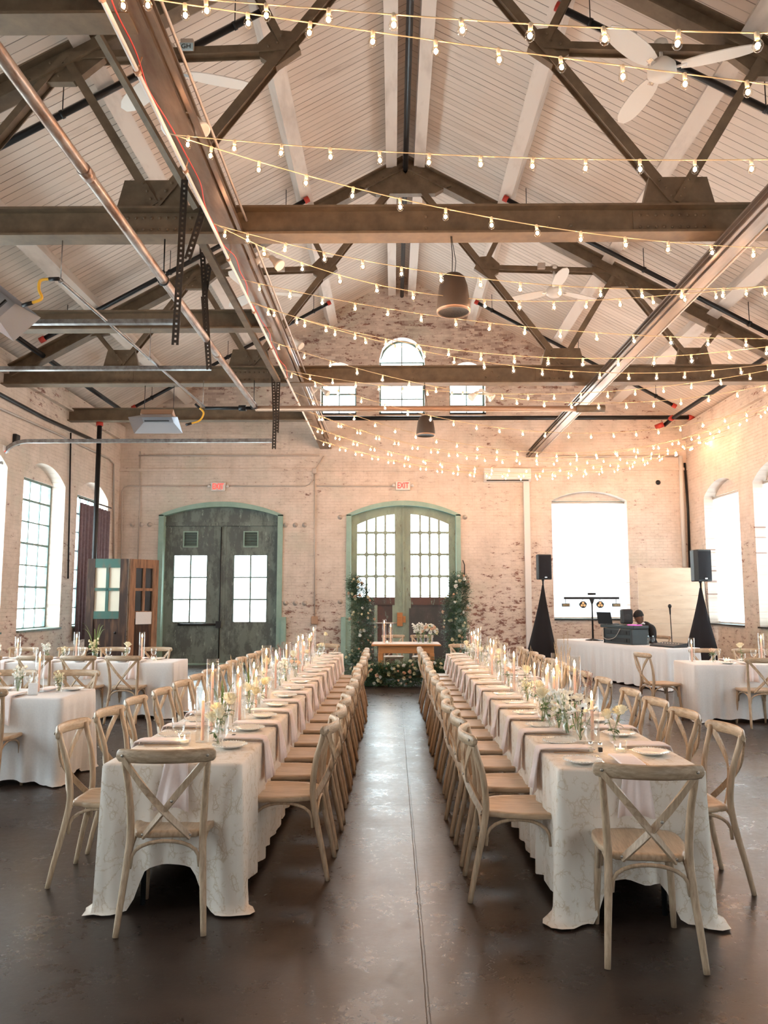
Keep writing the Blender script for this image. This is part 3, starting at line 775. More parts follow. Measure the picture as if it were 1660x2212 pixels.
# one bulb prototype: globe > filament, socket
def bulb_meshes():
    g = MB(); g.lathe([(.010,-.030),(.016,-.040),(.024,-.052),(.0285,-.068),(.027,-.084),(.019,-.097),(.008,-.103),(.001,-.104)], 12)
    f = MB(); f.ball((0,0,-.070), .0135, 8, 6, (1,1,1.25))
    s = MB(); s.lathe([(.004,.006),(.012,.004),(.0135,-.010),(.0125,-.036),(.009,-.040)], 10)
    out = []
    for mb, mt in ((g,'bulb_glass'),(f,'filament'),(s,'socket')):
        o = mb.build('x', m[mt]); out.append(o.data); bpy.data.objects.remove(o)
    return out
GM, FM, SM = bulb_meshes()
for i, (ya, yb, pts) in enumerate(STR):
    # sight line of each measured bulb meets the vertical plane of its cord; a smooth sag is fitted through them
    T, Z = [0., 1e-3], [5.36, 5.36]
    for px, py in pts:
        a = at(px, py, Y=10)-Vector((0,0,CAMH)); o_ = Vector((0,0,CAMH))
        n_ = Vector((-(yb-ya), XE-XA, 0)); k_ = n_.dot(Vector((XA,ya,0))-o_)/n_.dot(a)
        q = o_+a*k_; T.append((q.x-XA)/(XE-XA)); Z.append(q.z+.07)
    W = [1,1]+[1]*len(pts)
    co = np.polyfit(T, Z, 2 if i < 9 else 3, w=W)
    zf = lambda t: float(np.polyval(co, t))
    tend = min(1.0, max(T)+.30) if i >= 9 else 1.0
    zz = zf(1.0)
    if not 3.8 < zz < 6.0:   # keep the right end on the wall at a sane height
        co = np.polyfit(T+[1.,1.], Z+[5.2,5.2], 3)
    f = lambda t: Vector((XA+(XE-XA)*t, ya+(yb-ya)*t, float(np.polyval(co, t))))
    t_ = thing('string_light', 'string of glowing bulbs across the hall, %s of nineteen counted from the camera' % ORD[i], 'string lights', f(0), 0, 'string lights over the tables')
    n = 60; cpts = [f(j/n)-f(0) for j in range(n+1)]
    c = MB(); c.tube(cpts, .0042, 5); c.build('cord', m['cord'], t_)
    L = sum((cpts[j+1]-cpts[j]).length for j in range(n)); nb = int(L/.39)
    # phase so that the bulbs fall on the measured ones
    t0 = T[2]; ph = (t0*L/.39) % 1
    for j in range(nb+1):
        t = (j+ph)*.39/L
        if t > .995 or t < .012: continue
        q = f(t); x, y = proj(q)
        if x > 1720 or y < -60: continue
        g = link('bulb', GM, t_, q-f(0)); g.rotation_euler = (random.uniform(-.12,.12), random.uniform(-.12,.12), 0)
        link('filament', FM, g); link('socket', SM, g)

# ---------------------------------------------------------------- pipes and rails on the left
def hang_pipe(name, label, pts, r, mat, cat='pipe', parts=()):
    o = thing(name, label, cat, (0,0,0)); p = MB(); p.tube(pts, r, 10); p.build('pipe_run', mat, o); return o
o = hang_pipe('hanging_pipe', 'grey metal pipe hung in rings, slanting across the upper left', [(-2.47, .5, 5.04), (-2.45, 13.6, 5.04)], .048, m['pipe_rusty'])
for y in (3.6, 8.03, 13.5):
    h = MB(); h.lathe([(.052,-.012),(.062,-.012),(.062,.012),(.052,.012)], 14, (0,0,0), Matrix.Translation((-2.46,y,5.04)) @ Matrix.Rotation(PI/2,4,'X')); h.tube([(-2.46,y,5.10),(-2.46,y,5.5)], .008, 6); h.tube([(-2.46,y-.02,5.13),(-2.46,y+.02,5.13)], .02, 6); h.build('pipe_ring', m['black_iron'], o)
for y in (5.9, 10.6):
    h = MB(); h.tube([(-2.46,y-.06,5.04),(-2.46,y+.06,5.04)], .056, 12); h.build('pipe_coupling', m['pipe_rusty'], o)
o = hang_pipe('cross_pipe', 'copper brown pipe crossing in front of the arched windows', [(-2.45,13.62,5.02),(3.45,13.62,5.0)], .05, m['copper_pipe'])
h = MB(); h.tube([(3.25,13.62,5.0),(3.75,13.62,5.0)], .065, 10); h.build('pipe_end', m['steel'], o)
h = MB(); h.tube([(-3.35,13.62,5.03),(-2.5,13.62,5.03)], .03, 8); h.tube([(-2.75,13.62,5.03),(-2.62,13.62,5.03)], .055, 8); h.build('black_pipe_run', m['black_iron'], o)
o = hang_pipe('gas_pipe', 'thin pale pipe slanting between the two radiant heaters', [(-3.58, 8.0, 5.05), (-3.36, 13.6, 5.05)], .020, m['galvanized'])
for y in (8.05, 10.8, 13.5):
    h = MB(); x = -3.58+(y-8.0)/5.6*.22; h.tube([(x,y,5.07),(x,y,5.5)], .006, 5); h.lathe([(.022,-.01),(.028,-.01),(.028,.01)], 8, (0,0,0), Matrix.Translation((x,y,5.05)) @ Matrix.Rotation(PI/2,4,'X')); h.build('hanger_rod', m['galvanized'], o)
def hose(label, pts):
    o = thing('gas_hose', label, 'hose'); P = [Vector(p) for p in pts]
    # smooth through the points
    Q = []
    for i in range(len(P)-1):
        p0, p1, p2, p3 = P[max(i-1,0)], P[i], P[i+1], P[min(i+2,len(P)-1)]
        for k in range(6):
            t = k/6; Q.append(.5*((2*p1)+(p2-p0)*t+(2*p0-5*p1+4*p2-p3)*t*t+(3*p1-p0-3*p2+p3)*t*t*t))
    Q.append(P[-1]); c = MB(); c.tube(Q, .016, 8); c.build('flexible_hose', m['yellow_hose'], o)
    for a, b in ((Q[0], Q[2]), (Q[-1], Q[-3])):
        d = (b-a).normalized(); e = MB(); e.tube([a-d*.09, a+d*.02], .022, 8); e.build('hose_fitting', m['black_iron'], o)
hose('yellow gas hose at the nearer radiant heater', [at(110,603,Y=8.0), at(88,606,Y=8.0), at(84,625,Y=8.0), at(90,645,Y=8.0), at(66,655,Y=8.0)])
hose('yellow gas hose at the heater near the back wall', [at(430,880,Y=13.6), at(440,892,Y=13.6), at(432,908,Y=13.6), at(412,915,Y=13.6)])
def heater(label, corners_in, Y, rods, tilt):
    o = thing('radiant_heater', label, 'heater', (0,0,0))
    c, w, d = corners_in
    R = Matrix.Translation(c) @ Matrix.Rotation(tilt, 4, 'X') if isinstance(tilt, float) else Matrix.Translation(c) @ tilt
    b = MB(); W, D, H = w/2, d/2, .16
    outer = [(-W,-D,-H),(W,-D,-H),(W,D,-H),(-W,D,-H)]; inner = [(-W*.62,-D*.45,0),(W*.62,-D*.45,0),(W*.62,D*.45,0),(-W*.62,D*.45,0)]
    b.add([R @ Vector(p) for p in outer+inner], [(0,1,5,4),(1,2,6,5),(2,3,7,6),(3,0,4,7)]); b.build('reflector', m['heater_pan'], o)
    b = MB(); b.box(-W*.62,-D*.45,0,W*.62,D*.45,.02,R); b.build('burner_plate', m['heater_pan'], o)
    b = MB(); b.box(-W*.66,-D*.5,.03,W*.66,D*.5,.14,R); b.build('heater_box', m['copper_pipe'], o)
    b = MB(); b.bar(R @ Vector((-W*.5,0,-.05)), R @ Vector((W*.5,0,-.05)), .03, .02); b.build('burner_bar', m['dark_plastic'], o)
    for x in (-W*.6, W*.6):
        p = R @ Vector((x,0,.14)); h = MB(); h.tube([p, (p.x, p.y, 5.5)], .006, 5); h.build('hanger_rod', m['black_iron'], o)
heater('radiant heater hung from thin rods near the back wall at left', (at(340,905,Y=13.75), .88, .42), 13.75, 0, -.55)
heater('radiant heater with grey reflector at the left frame edge', (at(15,655,Y=8.35)+Vector((-.12,0,0)), .42, 1.05), 8.3, 0, Matrix.Rotation(-.75,4,'Y'))
# door track channels and perforated straps
def chan(label, pts, w=.075, h=.06, mat='galvanized'):
    o = thing('track_channel', label, 'metal track'); b = MB()
    b.sweep(pts, [(-w/2,-h/2),(w/2,-h/2),(w/2,-h/2+.01),(w/2-.01,h/2),(-w/2,h/2)], (0,0,1) ); b.build('track', m[mat], o); return o
Y = 9.3; z = at(380,695,Y=Y).z; chan('grey metal door track at upper left, highest of three', [(XL+.0,Y,z),(at(388,695,Y=Y).x,Y,z)])
Y = 11.2; z = at(450,795,Y=Y).z; chan('grey metal door track at left, middle of three', [(XL+.0,Y,z),(at(456,795,Y=Y).x,Y,z)])
Y = 14.0; z = at(450,952,Y=Y).z; xa = at(62,952,Y=Y).x
chan('long grey metal door track at left bending down at its wall end, lowest of three', [(xa-.50,Y-.0,z-.42)]+[(xa-.46+.46*(1-math.cos(a)),Y,z-.30+.30*math.sin(a)) for a in lin(.1,PI/2,9)]+[(at(592,953,Y=Y).x,Y,z)], .06, .07)
def strap(label, segs, Y):
    o = thing('perforated_strap', label, 'metal strap')
    for a, b in segs:
        p = at(*a, Y=Y); q = at(*b, Y=Y+.05); d = q-p; L = d.length; d.normalize()
        n = max(3, int(L/.05)); w = .036; side = Vector((0,1,0)).cross(d).normalized()
        vs, fs = [], []
        def V(s_, t_): vs.append(p+side*s_+d*t_); return len(vs)-1
        for j in range(n):     # a ladder of rungs leaves the row of square holes open
            t0, t1, t2 = L*j/n, L*(j+.56)/n, L*(j+1)/n
            for s0, s1, u0, u1 in ((-w,-.011,t0,t2),(.011,w,t0,t2),(-.011,.011,t0,t1)):
                fs.append((V(s0,u0),V(s1,u0),V(s1,u1),V(s0,u1)))
        b_ = MB(); b_.add(vs, fs)
        m2 = b_.build('strap_length', m['strap'], o); md = m2.modifiers.new('thick','SOLIDIFY'); md.thickness = .006
    return o
strap('dark perforated hanging strap at left, crossing in front of the riveted chord', [((399,388),(390,560)),((390,560),(378,745)),((440,450),(405,560))], 7.55)
strap('pair of dark perforated straps hanging in the middle of the left side', [((436,520),(452,798)),((452,572),(442,640)),((440,640),(452,798))], 9.9)
strap('perforated strap hanging near the back wall beside the long beam', [((602,812),(598,935)),((590,800),(594,905)),((594,900),(592,970))], 13.4)
# diagonal dark strut from the straps up to the roof
b = MB(); b.sweep([at(212,75,Y=7.0), at(425,450,Y=7.9)], [(-.04,-.02),(.04,-.02),(.04,.02),(-.04,.02)]); tag(b.build('diagonal_strut', m['steel']), 'dark slanting steel strut at upper left ending behind the perforated strap', 'steel strut')
b = MB(); b.sweep([at(435,520,Y=8.5), at(600,822,Y=13.0)], [(-.045,-.025),(.045,-.025),(.045,.025),(-.045,.025)]); tag(b.build('diagonal_strut', m['steel']), 'brown slanting strut running back from the first chord to the far strap', 'steel strut')
# white pipe carrying the string lights with a red wire
o = hang_pipe('light_support_pipe', 'slim white pipe beside the long beam that the bulb strings are tied to', [(-1.84,YF,5.40),(-1.82,18.15,5.40)], .017, m['white_paint'])
for y in (4.5,5.2,6.5,8.3,9.9,11.4,13.0,14.6,16.2,17.6):
    h = MB(); h.tube([(-1.83,y,5.42),(-1.80,y,5.52)], .007, 5); h.tube([(-1.83,y-.02,5.40),(-1.83,y+.02,5.40)], .028, 8); h.build('clamp', m['copper_pipe'], o)
wv = MB(); wv.tube([(-1.80+.025*math.sin(y*3.1)+.012*math.sin(y*7.7), y, 5.44+.022*math.sin(y*2.3)+.01*math.cos(y*9)) for y in lin(2.5, 13, 120)], .006, 5)
tag(wv.build('red_wire', m['red_wire']), 'red wire sagging along the slim white pipe', 'wire')
wv = MB(); wv.tube([(-1.58, YF, 5.70),(-1.58, 19.0, 5.70)], .014, 6); tag(wv.build('conduit_run', m['conduit']), 'thin conduit along the right side of the long left beam', 'conduit')

# ---------------------------------------------------------------- fans, floods, pendant speakers
def fan(label, p, rot, down=.62, blades=True):
    o = thing('ceiling_fan', label, 'ceiling fan', p)
    b = MB(); b.lathe([(.02,0),(.07,-.03),(.085,-.09),(.05,-.13)], 14); b.build('canopy', m['fan_white'], o)
    b = MB(); b.tube([(0,0,-.1),(0,0,-down+.1)], .022, 8); b.build('downrod', m['fan_white'], o)
    b = MB(); b.lathe([(.03,-down+.14),(.09,-down+.10),(.15,-down+.03),(.155,-down-.05),(.10,-down-.10),(.03,-down-.11),(.001,-down-.112)], 20); b.build('motor_housing', m['fan_white'], o)
    for k_ in range(3):
        a = rot+k_*2*PI/3; R = Matrix.Rotation(a, 4, 'Z') @ Matrix.Translation((0,0,-down+.0)) @ Matrix.Rotation(.16, 4, 'X')
        xs_ = lin(.20, .98, 9); w = [.075,.10,.115,.12,.12,.118,.11,.09,.04]
        bl = MB(); vs = []
        for x_, w_ in zip(xs_, w): vs += [R @ Vector((x_,-w_,0)), R @ Vector((x_,w_,0)), R @ Vector((x_,w_,.012)), R @ Vector((x_,-w_,.012))]
        bl.rings([vs[i*4:i*4+4] for i in range(9)], True, True, None, False); fb = bl.build('fan_blade', m['fan_white'], o)
        ir = MB(); ir.box(.12,-.03,-.005,.26,.03,.0, R); ir.build('blade_iron', m['chrome'], fb)
fan('white ceiling fan with long blades at upper left, under the nearest truss', (XC-2.72,T2,7.78), .30, .34)
fan('white ceiling fan at upper right, under the nearest truss', (XC+2.72,T2,7.78), -.35, .36)
fan('white ceiling fan on the right side of the further truss', (XC+2.72,T2+TS,7.74), .5, .5)
fan('white ceiling fan on the left side of the further truss', (XC-2.72,T2+TS,7.74), .2, .5)
for px, py, Y, lab, txt in ((405,97,T2-.1,'small junction box with a pale blue tag on the nearest truss at left','GH'),(1362,82,T2-.1,'small grey junction box on the nearest truss at right',None),(1170,575,T2+TS-.1,'small grey junction box on the further truss at right',None),(607,580,T2+TS-.1,'small grey junction box on the further truss at left',None)):
    o = thing('junction_box', lab, 'electrical box', at(px,py,Y=Y)); b = MB(); b.rbox((0,0,0),(.14,.07,.11),.01); b.build('box_body', m['conduit'], o)
    if txt:
        b = MB(); b.rbox((.0,-.045,-.055),(.155,.012,.09),.005); tg = b.build('blue_tag', m['label_blue'], o)
        cu = bpy.data.curves.new('t','FONT'); cu.body = txt; cu.size = .075; cu.align_x = 'CENTER'; cu.align_y = 'CENTER'; cu.extrude = .0015
        q = bpy.data.objects.new('t', cu); C.objects.link(q); bpy.context.view_layer.update(); me = bpy.data.meshes.new_from_object(q.evaluated_get(bpy.context.evaluated_depsgraph_get())); bpy.data.objects.remove(q)
        me.materials.clear(); me.materials.append(m['ink']); w_ = link('lettering', me, tg, (0,-.053,-.055), (PI/2,0,0))
def flood(label, p, aim):
    o = thing('flood_light', label, 'flood light', p); b = MB(); b.lathe([(.03,0),(.05,-.02),(.05,-.05)], 12); b.build('base_plate', m['fan_white'], o)
    for s in (-1, 1):
        q = Vector((s*aim, -.25, -.85)).to_track_quat('-Z','Y').to_matrix().to_4x4(); M4 = Matrix.Translation((s*.05,0,-.05)) @ q
        b = MB(); b.lathe([(.02,0),(.035,-.03),(.04,-.09),(.07,-.17),(.073,-.20),(.06,-.195),(.001,-.19)], 14, (0,0,0), M4); b.build('lamp_head', m['fan_white'], o)
flood('white twin flood light on the long left beam, nearer one', at(575,562,Y=9.2)+Vector((.0,0,.1)), .8)
flood('white twin flood light on the long left beam, further one', at(628,728,Y=13.0), .9)
flood('white twin flood light in front of the left arched window', at(690,835,Y=16.5), 1.0)
flood('white twin flood light in front of the right arched window', at(1040,840,Y=T2+TS-.2), 1.0)
flood('round white lamp on the long left beam at upper left', at(405,240,Y=6.3), .5)
def pendant(label, px, Y, zt_, zb_, r_, ztop):
    x = at(px, 640 if Y < 10 else 920, Y=Y).x; h = zt_-zb_
    o = thing('pendant_speaker', label, 'speaker', (x, Y, zb_))
    b = MB(); b.lathe([(r_*.90,.0),(r_,.015),(r_*1.02,.05),(r_*.97,h*.35),(r_*.86,h*.7),(r_*.68,h*.93),(r_*.5,h),(.001,h)], 28); b.build('speaker_shell', m['speaker_brown'], o)
    b = MB(); b.lathe([(r_*.91,.004),(r_*.5,.018),(.001,.022)], 28); b.build('grill', m['speaker_grill'], o)
    b = MB(); b.lathe([(r_*.90,.012),(r_*.94,-.006),(r_*1.01,-.004),(r_*1.02,.02)], 28); b.build('rim', m['copper_pipe'], o)
    b = MB(); b.tube([(-.012,0,h),(-.005,0,(h+ztop-zb_)/2),(-.02,0,ztop-zb_)], .005, 5); b.build('suspension_wire', m['black_iron'], o)
    b = MB(); b.tube([(.015,0,h),(.03,0,h+.15),(.0,0,(h+ztop-zb_)*.6),(-.01,0,ztop-zb_)], .004, 5); b.build('cable', m['black_iron'], o)
pendant('large dark brown pendant speaker hanging from the wide chord', 980, 8.0, 5.07, 4.66, .175, 5.5)
pendant('dark pendant speaker hanging over the far doors', 920, 13.7, 4.89, 4.54, .165, 5.5)

# ---------------------------------------------------------------- fixtures on the walls
YW = YB-.035
def run(label, pts, r=.018, mat='conduit', Y=YW, name='wall_conduit', cat='conduit'):
    P = [at(x, y, Y=Y) for x, y in pts]; b = MB(); b.tube(P, r, 7)
    return tag(b.build(name, m[mat]), label, cat)
run('conduit running along the wall to the left exit sign and down beside it', [(262,1415),(263,1062),(268,1052),(276,1050),(455,1050)], .016)
run('conduit between the two exit signs turning up near the middle', [(488,1050),(660,1050),(668,1046),(676,1036),(677,1020),(700,985)], .014)
run('thin conduit running down the wall right of the metal clad doors', [(680,1018),(680,1340)], .014)
run('conduit from the middle box to the right exit sign', [(684,1050),(850,1050)], .014)
run('thin vertical conduit left of the metal clad doors', [(303,975),(302,1100),(297,1235)], .015)
run('horizontal pipe under the corbelled band of the end wall', [(300,984),(560,984),(690,984)], .02)
run('horizontal pipe high on the end wall at right', [(1200,986),(1340,986),(1468,985)], .03)
run('pale vertical pipe in the right corner of the end wall', [(1471,985),(1474,1080),(1480,1225)], .055, 'white_paint')
run('dark vertical pipe in the right corner of the end wall', [(1480,1000),(1487,1100),(1491,1228)], .028, 'black_iron')
run('thin dark cord hanging beside the right door jamb', [(1000,1210),(1004,1220),(1004,1270)], .012, 'black_iron')
b = MB(); p = at(680,1340,Y=YW); b.rbox((p.x,YW-.03,p.z-.0),(.17,.06,.2),.02); tag(b.build('outlet_box', m['copper_pipe']), 'rusty outlet box low on the wall right of the metal clad doors', 'electrical box')
b = MB(); p = at(680,1018,Y=YW); b.rbox((p.x,YW-.03,p.z),(.12,.06,.14),.02); tag(b.build('outlet_box', m['conduit']), 'small conduit box high on the wall between the doors', 'electrical box')
# white vertical duct cover and the wall unit
b = MB(); x0_ = at(1134,1200,Y=YB-.05).x; zt_ = at(1140,1040,Y=YB-.05).z; b.box(x0_, YB-.09, 0, x0_+.15, YB-.01, zt_); tag(b.build('duct_cover', m['white_paint']), 'white vertical duct cover running from the wall unit to the floor', 'duct')
p0, p1 = at(1046,1012,Y=YB-.15), at(1147,1040,Y=YB-.15)
o = thing('air_conditioner', 'white wall mounted air conditioning unit high on the end wall', 'air conditioner', ((p0.x+p1.x)/2, YB-.01, (p0.z+p1.z)/2)); W = (p1.x-p0.x)/2; H = (p0.z-p1.z)/2
b = MB(); b.poly([(-W,0,-H),(-W,0,H),(-W,-.2,H),(-W,-.24,H*.2),(-W,-.20,-H*.7),(-W,-.12,-H)], (2*W,0,0)); b.build('housing', m['white_paint'], o)
b = MB(); b.bar((-W*.9,-.17,-H*.86), (W*.9,-.17,-H*.86), .06, .02); b.build('air_outlet', m['dark_plastic'], o)
# exit signs
def exit_sign(px, py, label):
    p = at(px, py, Y=YB-.09); o = thing('exit_sign', label, 'exit sign', (p.x, YB-.0, p.z))
    b = MB(); b.rbox((0,-.05,0),(.37,.07,.225),.012); b.build('sign_housing', m['white_paint'], o)
    cu = bpy.data.curves.new('t','FONT'); cu.body = 'EXIT'; cu.size = .20; cu.align_x = 'CENTER'; cu.align_y = 'CENTER'; cu.extrude = .004; cu.offset = .004
    q = bpy.data.objects.new('t', cu); C.objects.link(q); bpy.context.view_layer.update(); me = bpy.data.meshes.new_from_object(q.evaluated_get(bpy.context.evaluated_depsgraph_get())); bpy.data.objects.remove(q)
    me.materials.clear(); me.materials.append(m['exit_red']); w_ = link('lettering', me, o, (0,-.089,-.002), (PI/2,0,0)); w_.scale = (.72,1.05,1)
    for s in (-1, 1):
        b = MB(); b.lathe([(.018,0),(.035,.03),(.045,.07),(.001,.075)], 12, (0,0,0), Matrix.Translation((s*.20,-.05,0)) @ Matrix.Rotation(s*1.2,4,'Y')); b.build('lamp_head', m['white_paint'], o)
exit_sign(471,1051,'lit exit sign over the metal clad doors at left'); exit_sign(871,1049,'lit exit sign over the arched glazed doors')
# tie rod anchor plates
ap = []
for (px, py) in ((286,1133),(305,1133),(323,1133),(617,1134),(638,1134),(658,1134),(617,1303),(638,1303),(658,1303),(735,1117),(1005,1117),(735,1300),(1005,1300),(322,1300),(1423,1042)):
    p = at(px, py, Y=YB-.02); b = MB(); b.lathe([(.065,0),(.06,.02),(.03,.035),(.028,.06),(.001,.062)], 12, (0,0,0), Matrix.Translation((p.x,YB,p.z)) @ Matrix.Rotation(PI/2,4,'X'))
    o = b.build('anchor_plate', m['conduit'] if px < 1400 else m['dark_plastic']); ap.append(o)
nm = ['leftmost of the three high left of the metal clad doors','middle of the three high left of the metal clad doors','rightmost of the three high left of the metal clad doors','leftmost of the upper three right of the metal clad doors','middle of the upper three right of the metal clad doors','rightmost of the upper three right of the metal clad doors',
 'leftmost of the lower three right of the metal clad doors','middle of the lower three right of the metal clad doors','rightmost of the lower three right of the metal clad doors','high beside the left jamb of the glazed doors','high beside the right jamb of the glazed doors','low beside the left jamb of the glazed doors','low beside the right jamb of the glazed doors','low beside the left jamb of the metal clad doors','dark one high on the right end of the wall']
for o, n_ in zip(ap, nm): tag(o, 'round bolt plate, '+n_, 'bolt plate', 'bolt plates on the end wall')
# left wall conduits, pole, curtain
def runL(label, pts, r, mat='conduit'):
    P = [at(x, y, X=XL+.04) for x, y in pts]; b = MB(); b.tube(P, r, 7); tag(b.build('wall_conduit', m[mat]), label, 'conduit')
runL('long conduit sloping along the upper left wall', [(-40,860),(0,882),(120,935),(235,990),(246,1002),(246,1210)], .022)
runL('dark cable dropping down the left wall between the windows', [(153,935),(150,1100),(147,1250)], .018, 'black_iron')
runL('thick dark cable along the top of the left wall', [(-40,832),(0,852),(100,905),(200,950)], .04, 'black_iron')
b = MB(); p = at(212,1000,Y=16.75); b.tube([(p.x,16.75,.02),(p.x,16.75,5.5)], .052, 12); o = tag(b.build('column', m['black_iron']), 'thin black post in the left corner rising to the cross beam', 'post')
b = MB(); b.tube([(p.x,16.75,5.42),(p.x,16.75,5.5)], .075, 10); b.build('red_collar', m['red_paint'], o)
h = LW[0]; o = thing('curtain', 'dusky purple curtain hanging over the corner window', 'curtain', (XL+.06, 0, 0))
c = MB(); n = 90; ring = []
ys = lin(h[0]+.02, h[1]-.05, n)
f1 = [(.06*math.sin(i*.62)+.02*math.sin(i*.25)) for i in range(n)]
rows = [ [(f1[i]*(1-.25*z/3.9)-(.0), ys[i], z) for i in range(n)] for z in (.75, 1.6, 2.6, 3.4, 3.80)]
c.rings(rows, False, False); q = c.build('curtain_cloth', m['curtain'], o); md = q.modifiers.new('t','SOLIDIFY'); md.thickness = .006
b = MB(); b.tube([(0,h[0]-.05,3.9),(0,h[1]+.05,3.9)], .016, 8); b.build('rod', m['black_iron'], o)
for j in range(8):
    y = ys[int(6+j*11)]; b = MB(); b.lathe([(.03,-.006),(.036,0),(.03,.006)], 12, (0,0,0), Matrix.Translation((0,y,3.89)) @ Matrix.Rotation(PI/2,4,'X')); b.build('grommet', m['chrome'], o)
# small fixtures on the left wall
o = thing('security_camera', 'small dark speaker box high on the left wall by the frame edge', 'speaker', at(33,950,Y=14.3)); b = MB(); b.rbox((0,0,0),(.12,.16,.2),.02); b.build('housing', m['black_plastic'], o); b = MB(); b.tube([(0,0,0),(-.25,0,.0)], .02, 6); b.build('arm', m['black_iron'], o)
o = thing('emergency_light', 'small white emergency light high on the left wall by the frame edge', 'emergency light', at(14,970,Y=14.0)+Vector((-.05,0,0))); b = MB(); b.rbox((0,0,0),(.10,.25,.12),.02); b.build('housing', m['white_paint'], o); b = MB(); b.ball((.05,-.05,-.05), .012, 6, 4); b.build('indicator', m['exit_red'], o)
# ---------------------------------------------------------------- cross-back chair (faces +y, origin under the seat)
def make_chair():
    t = thing('crossback_chair', 'x', 'chair')
    # seat: rounded trapezoid with a saddle and a waist at the back posts
    out = []
    half = [(.0,-.205),(.10,-.208),(.150,-.203),(.163,-.185),(.170,-.150),(.190,-.120),(.205,-.06),(.214,.02),(.216,.10),(.206,.165),(.180,.200),(.13,.216),(.06,.222),(0,.224)]
    outline = half+[(-x, y) for x, y in reversed(half[1:-1])]
    n = len(outline)
    def ring(k, z): return [(x*k, (y-.01)*k+.01, z) for x, y in outline]
    s = MB(); s.rings([ring(.95,.436), ring(1,.444), ring(1,.462), ring(.975,.470), ring(.86,.470), ring(.80,.465), ring(.3,.461)], True, True, None, True)
    s.build('seat', m['seat_wood'], t)
    for sx in (-1, 1):
        p = MB(); P = [(sx*.213,-.300,0),(sx*.203,-.272,.14),(sx*.190,-.235,.30),(sx*.182,-.208,.44),(sx*.184,-.204,.54),(sx*.193,-.222,.68),(sx*.205,-.256,.80),(sx*.210,-.272,.865)]
        # smooth the post
        Q = []; PP = [Vector(a) for a in P]
        for i in range(len(PP)-1):
            p0, p1, p2, p3 = PP[max(i-1,0)], PP[i], PP[i+1], PP[min(i+2,len(PP)-1)]
            for k_ in range(3):
                q = k_/3; Q.append(.5*((2*p1)+(p2-p0)*q+(2*p0-5*p1+4*p2-p3)*q*q+(3*p1-p0-3*p2+p3)*q**3))
        Q.append(PP[-1]); R = [.0145+.0045*min(1, q.z/.35) if q.z < .5 else .019-.003*(q.z-.5)/.36 for q in Q]
        p.tube(Q, R, 10); p.build('back_leg', m['chair_wood'], t)
        p = MB(); p.tube([(sx*.172,.165,.44),(sx*.178,.176,.30),(sx*.186,.192,.12),(sx*.190,.202,0)], [.0185,.0185,.0165,.0135], 10); p.build('front_leg', m['chair_wood'], t)
    # crest rail: bowed back, rounded ends
    c = MB(); rs = []
    for x in (-.248,-.244,-.236,-.21,-.16,-.11,-.055,0,.055,.11,.16,.21,.236,.244,.248):
        y = -.262-.070*(1-(x/.248)**2); e = abs(x)/.248
        h = .034 if e < .9 else .034*math.sqrt(max(0.05, 1-((e-.9)/.1)**2*.8))
        z = .860+.002*(1-(x/.248)**2)
        rs.append([(x, y-.011, z-h*.75), (x, y-.014, z), (x, y-.009, z+h*.8), (x, y, z+h), (x, y+.009, z+h*.8), (x, y+.012, z), (x, y+.009, z-h*.75), (x, y, z-h)])
    c.rings(rs, True, True, None, True); cr = c.build('crest_rail', m['crest_wood'], t)
    for sx in (-1, 1):
        b = MB(); b.ball((sx*.212,-.298,.862), .008, 7, 4, (1,.5,1)); b.build('bolt', m['bolt'], cr)
    for sx in (-1, 1):
        d = MB(); pts = []
        for i in range(11):
            q = i/10; x = sx*(.205-.325*q); z = .845-.40*q
            y = -.286+.075*q-.055*math.sin(PI*q)+(.006*sx)
            pts.append((x, y, z))
        d.sweep(pts, [(-.006,-.016),(.006,-.016),(.006,.016),(-.006,.016)], (0,1,0) if False else (sx*.4,0,1)); sl = d.build('cross_slat', m['chair_wood'], t)
        b = MB(); b.ball((pts[-1][0], pts[-1][1]-.008, pts[-1][2]+.012), .008, 7, 4, (1,.5,1)); b.build('bolt', m['bolt'], sl)
    b = MB(); b.ball((.0425,-.319,.645), .008, 7, 4, (1,.5,1)); b.build('bolt', m['bolt'], t)
    def brace(A, B, top, drop):
        A, B = Vector(A), Vector(B); q = []
        for i in range(13):
            a = PI*i/12; k_ = .5-.5*math.cos(a); p = A.lerp(B, k_); p.z = drop+(top-drop)*math.sin(a)**.62; q.append(p)
        w = MB(); w.tube(q, .0095, 7); w.build('bentwood_brace', m['chair_wood'], t)
    brace((-.172,-.228,.30), (.172,-.228,.30), .430, .305)
    brace((-.162,.172,.30), (.162,.172,.30), .430, .295)
    for sx in (-1, 1): brace((sx*.180,-.205,.30), (sx*.180,.150,.30), .430, .29)
    return t
CHAIR = make_chair()
GCH = 'cross-back chairs'
def chair(x, y, rz, label, group=GCH):
    return place(CHAIR, (x, y, 0), rz+random.uniform(-.03,.03), label, group)
EAST, WEST, NORTH, SOUTH = -PI/2, PI/2, 0, PI      # rotation so that the chair faces that way

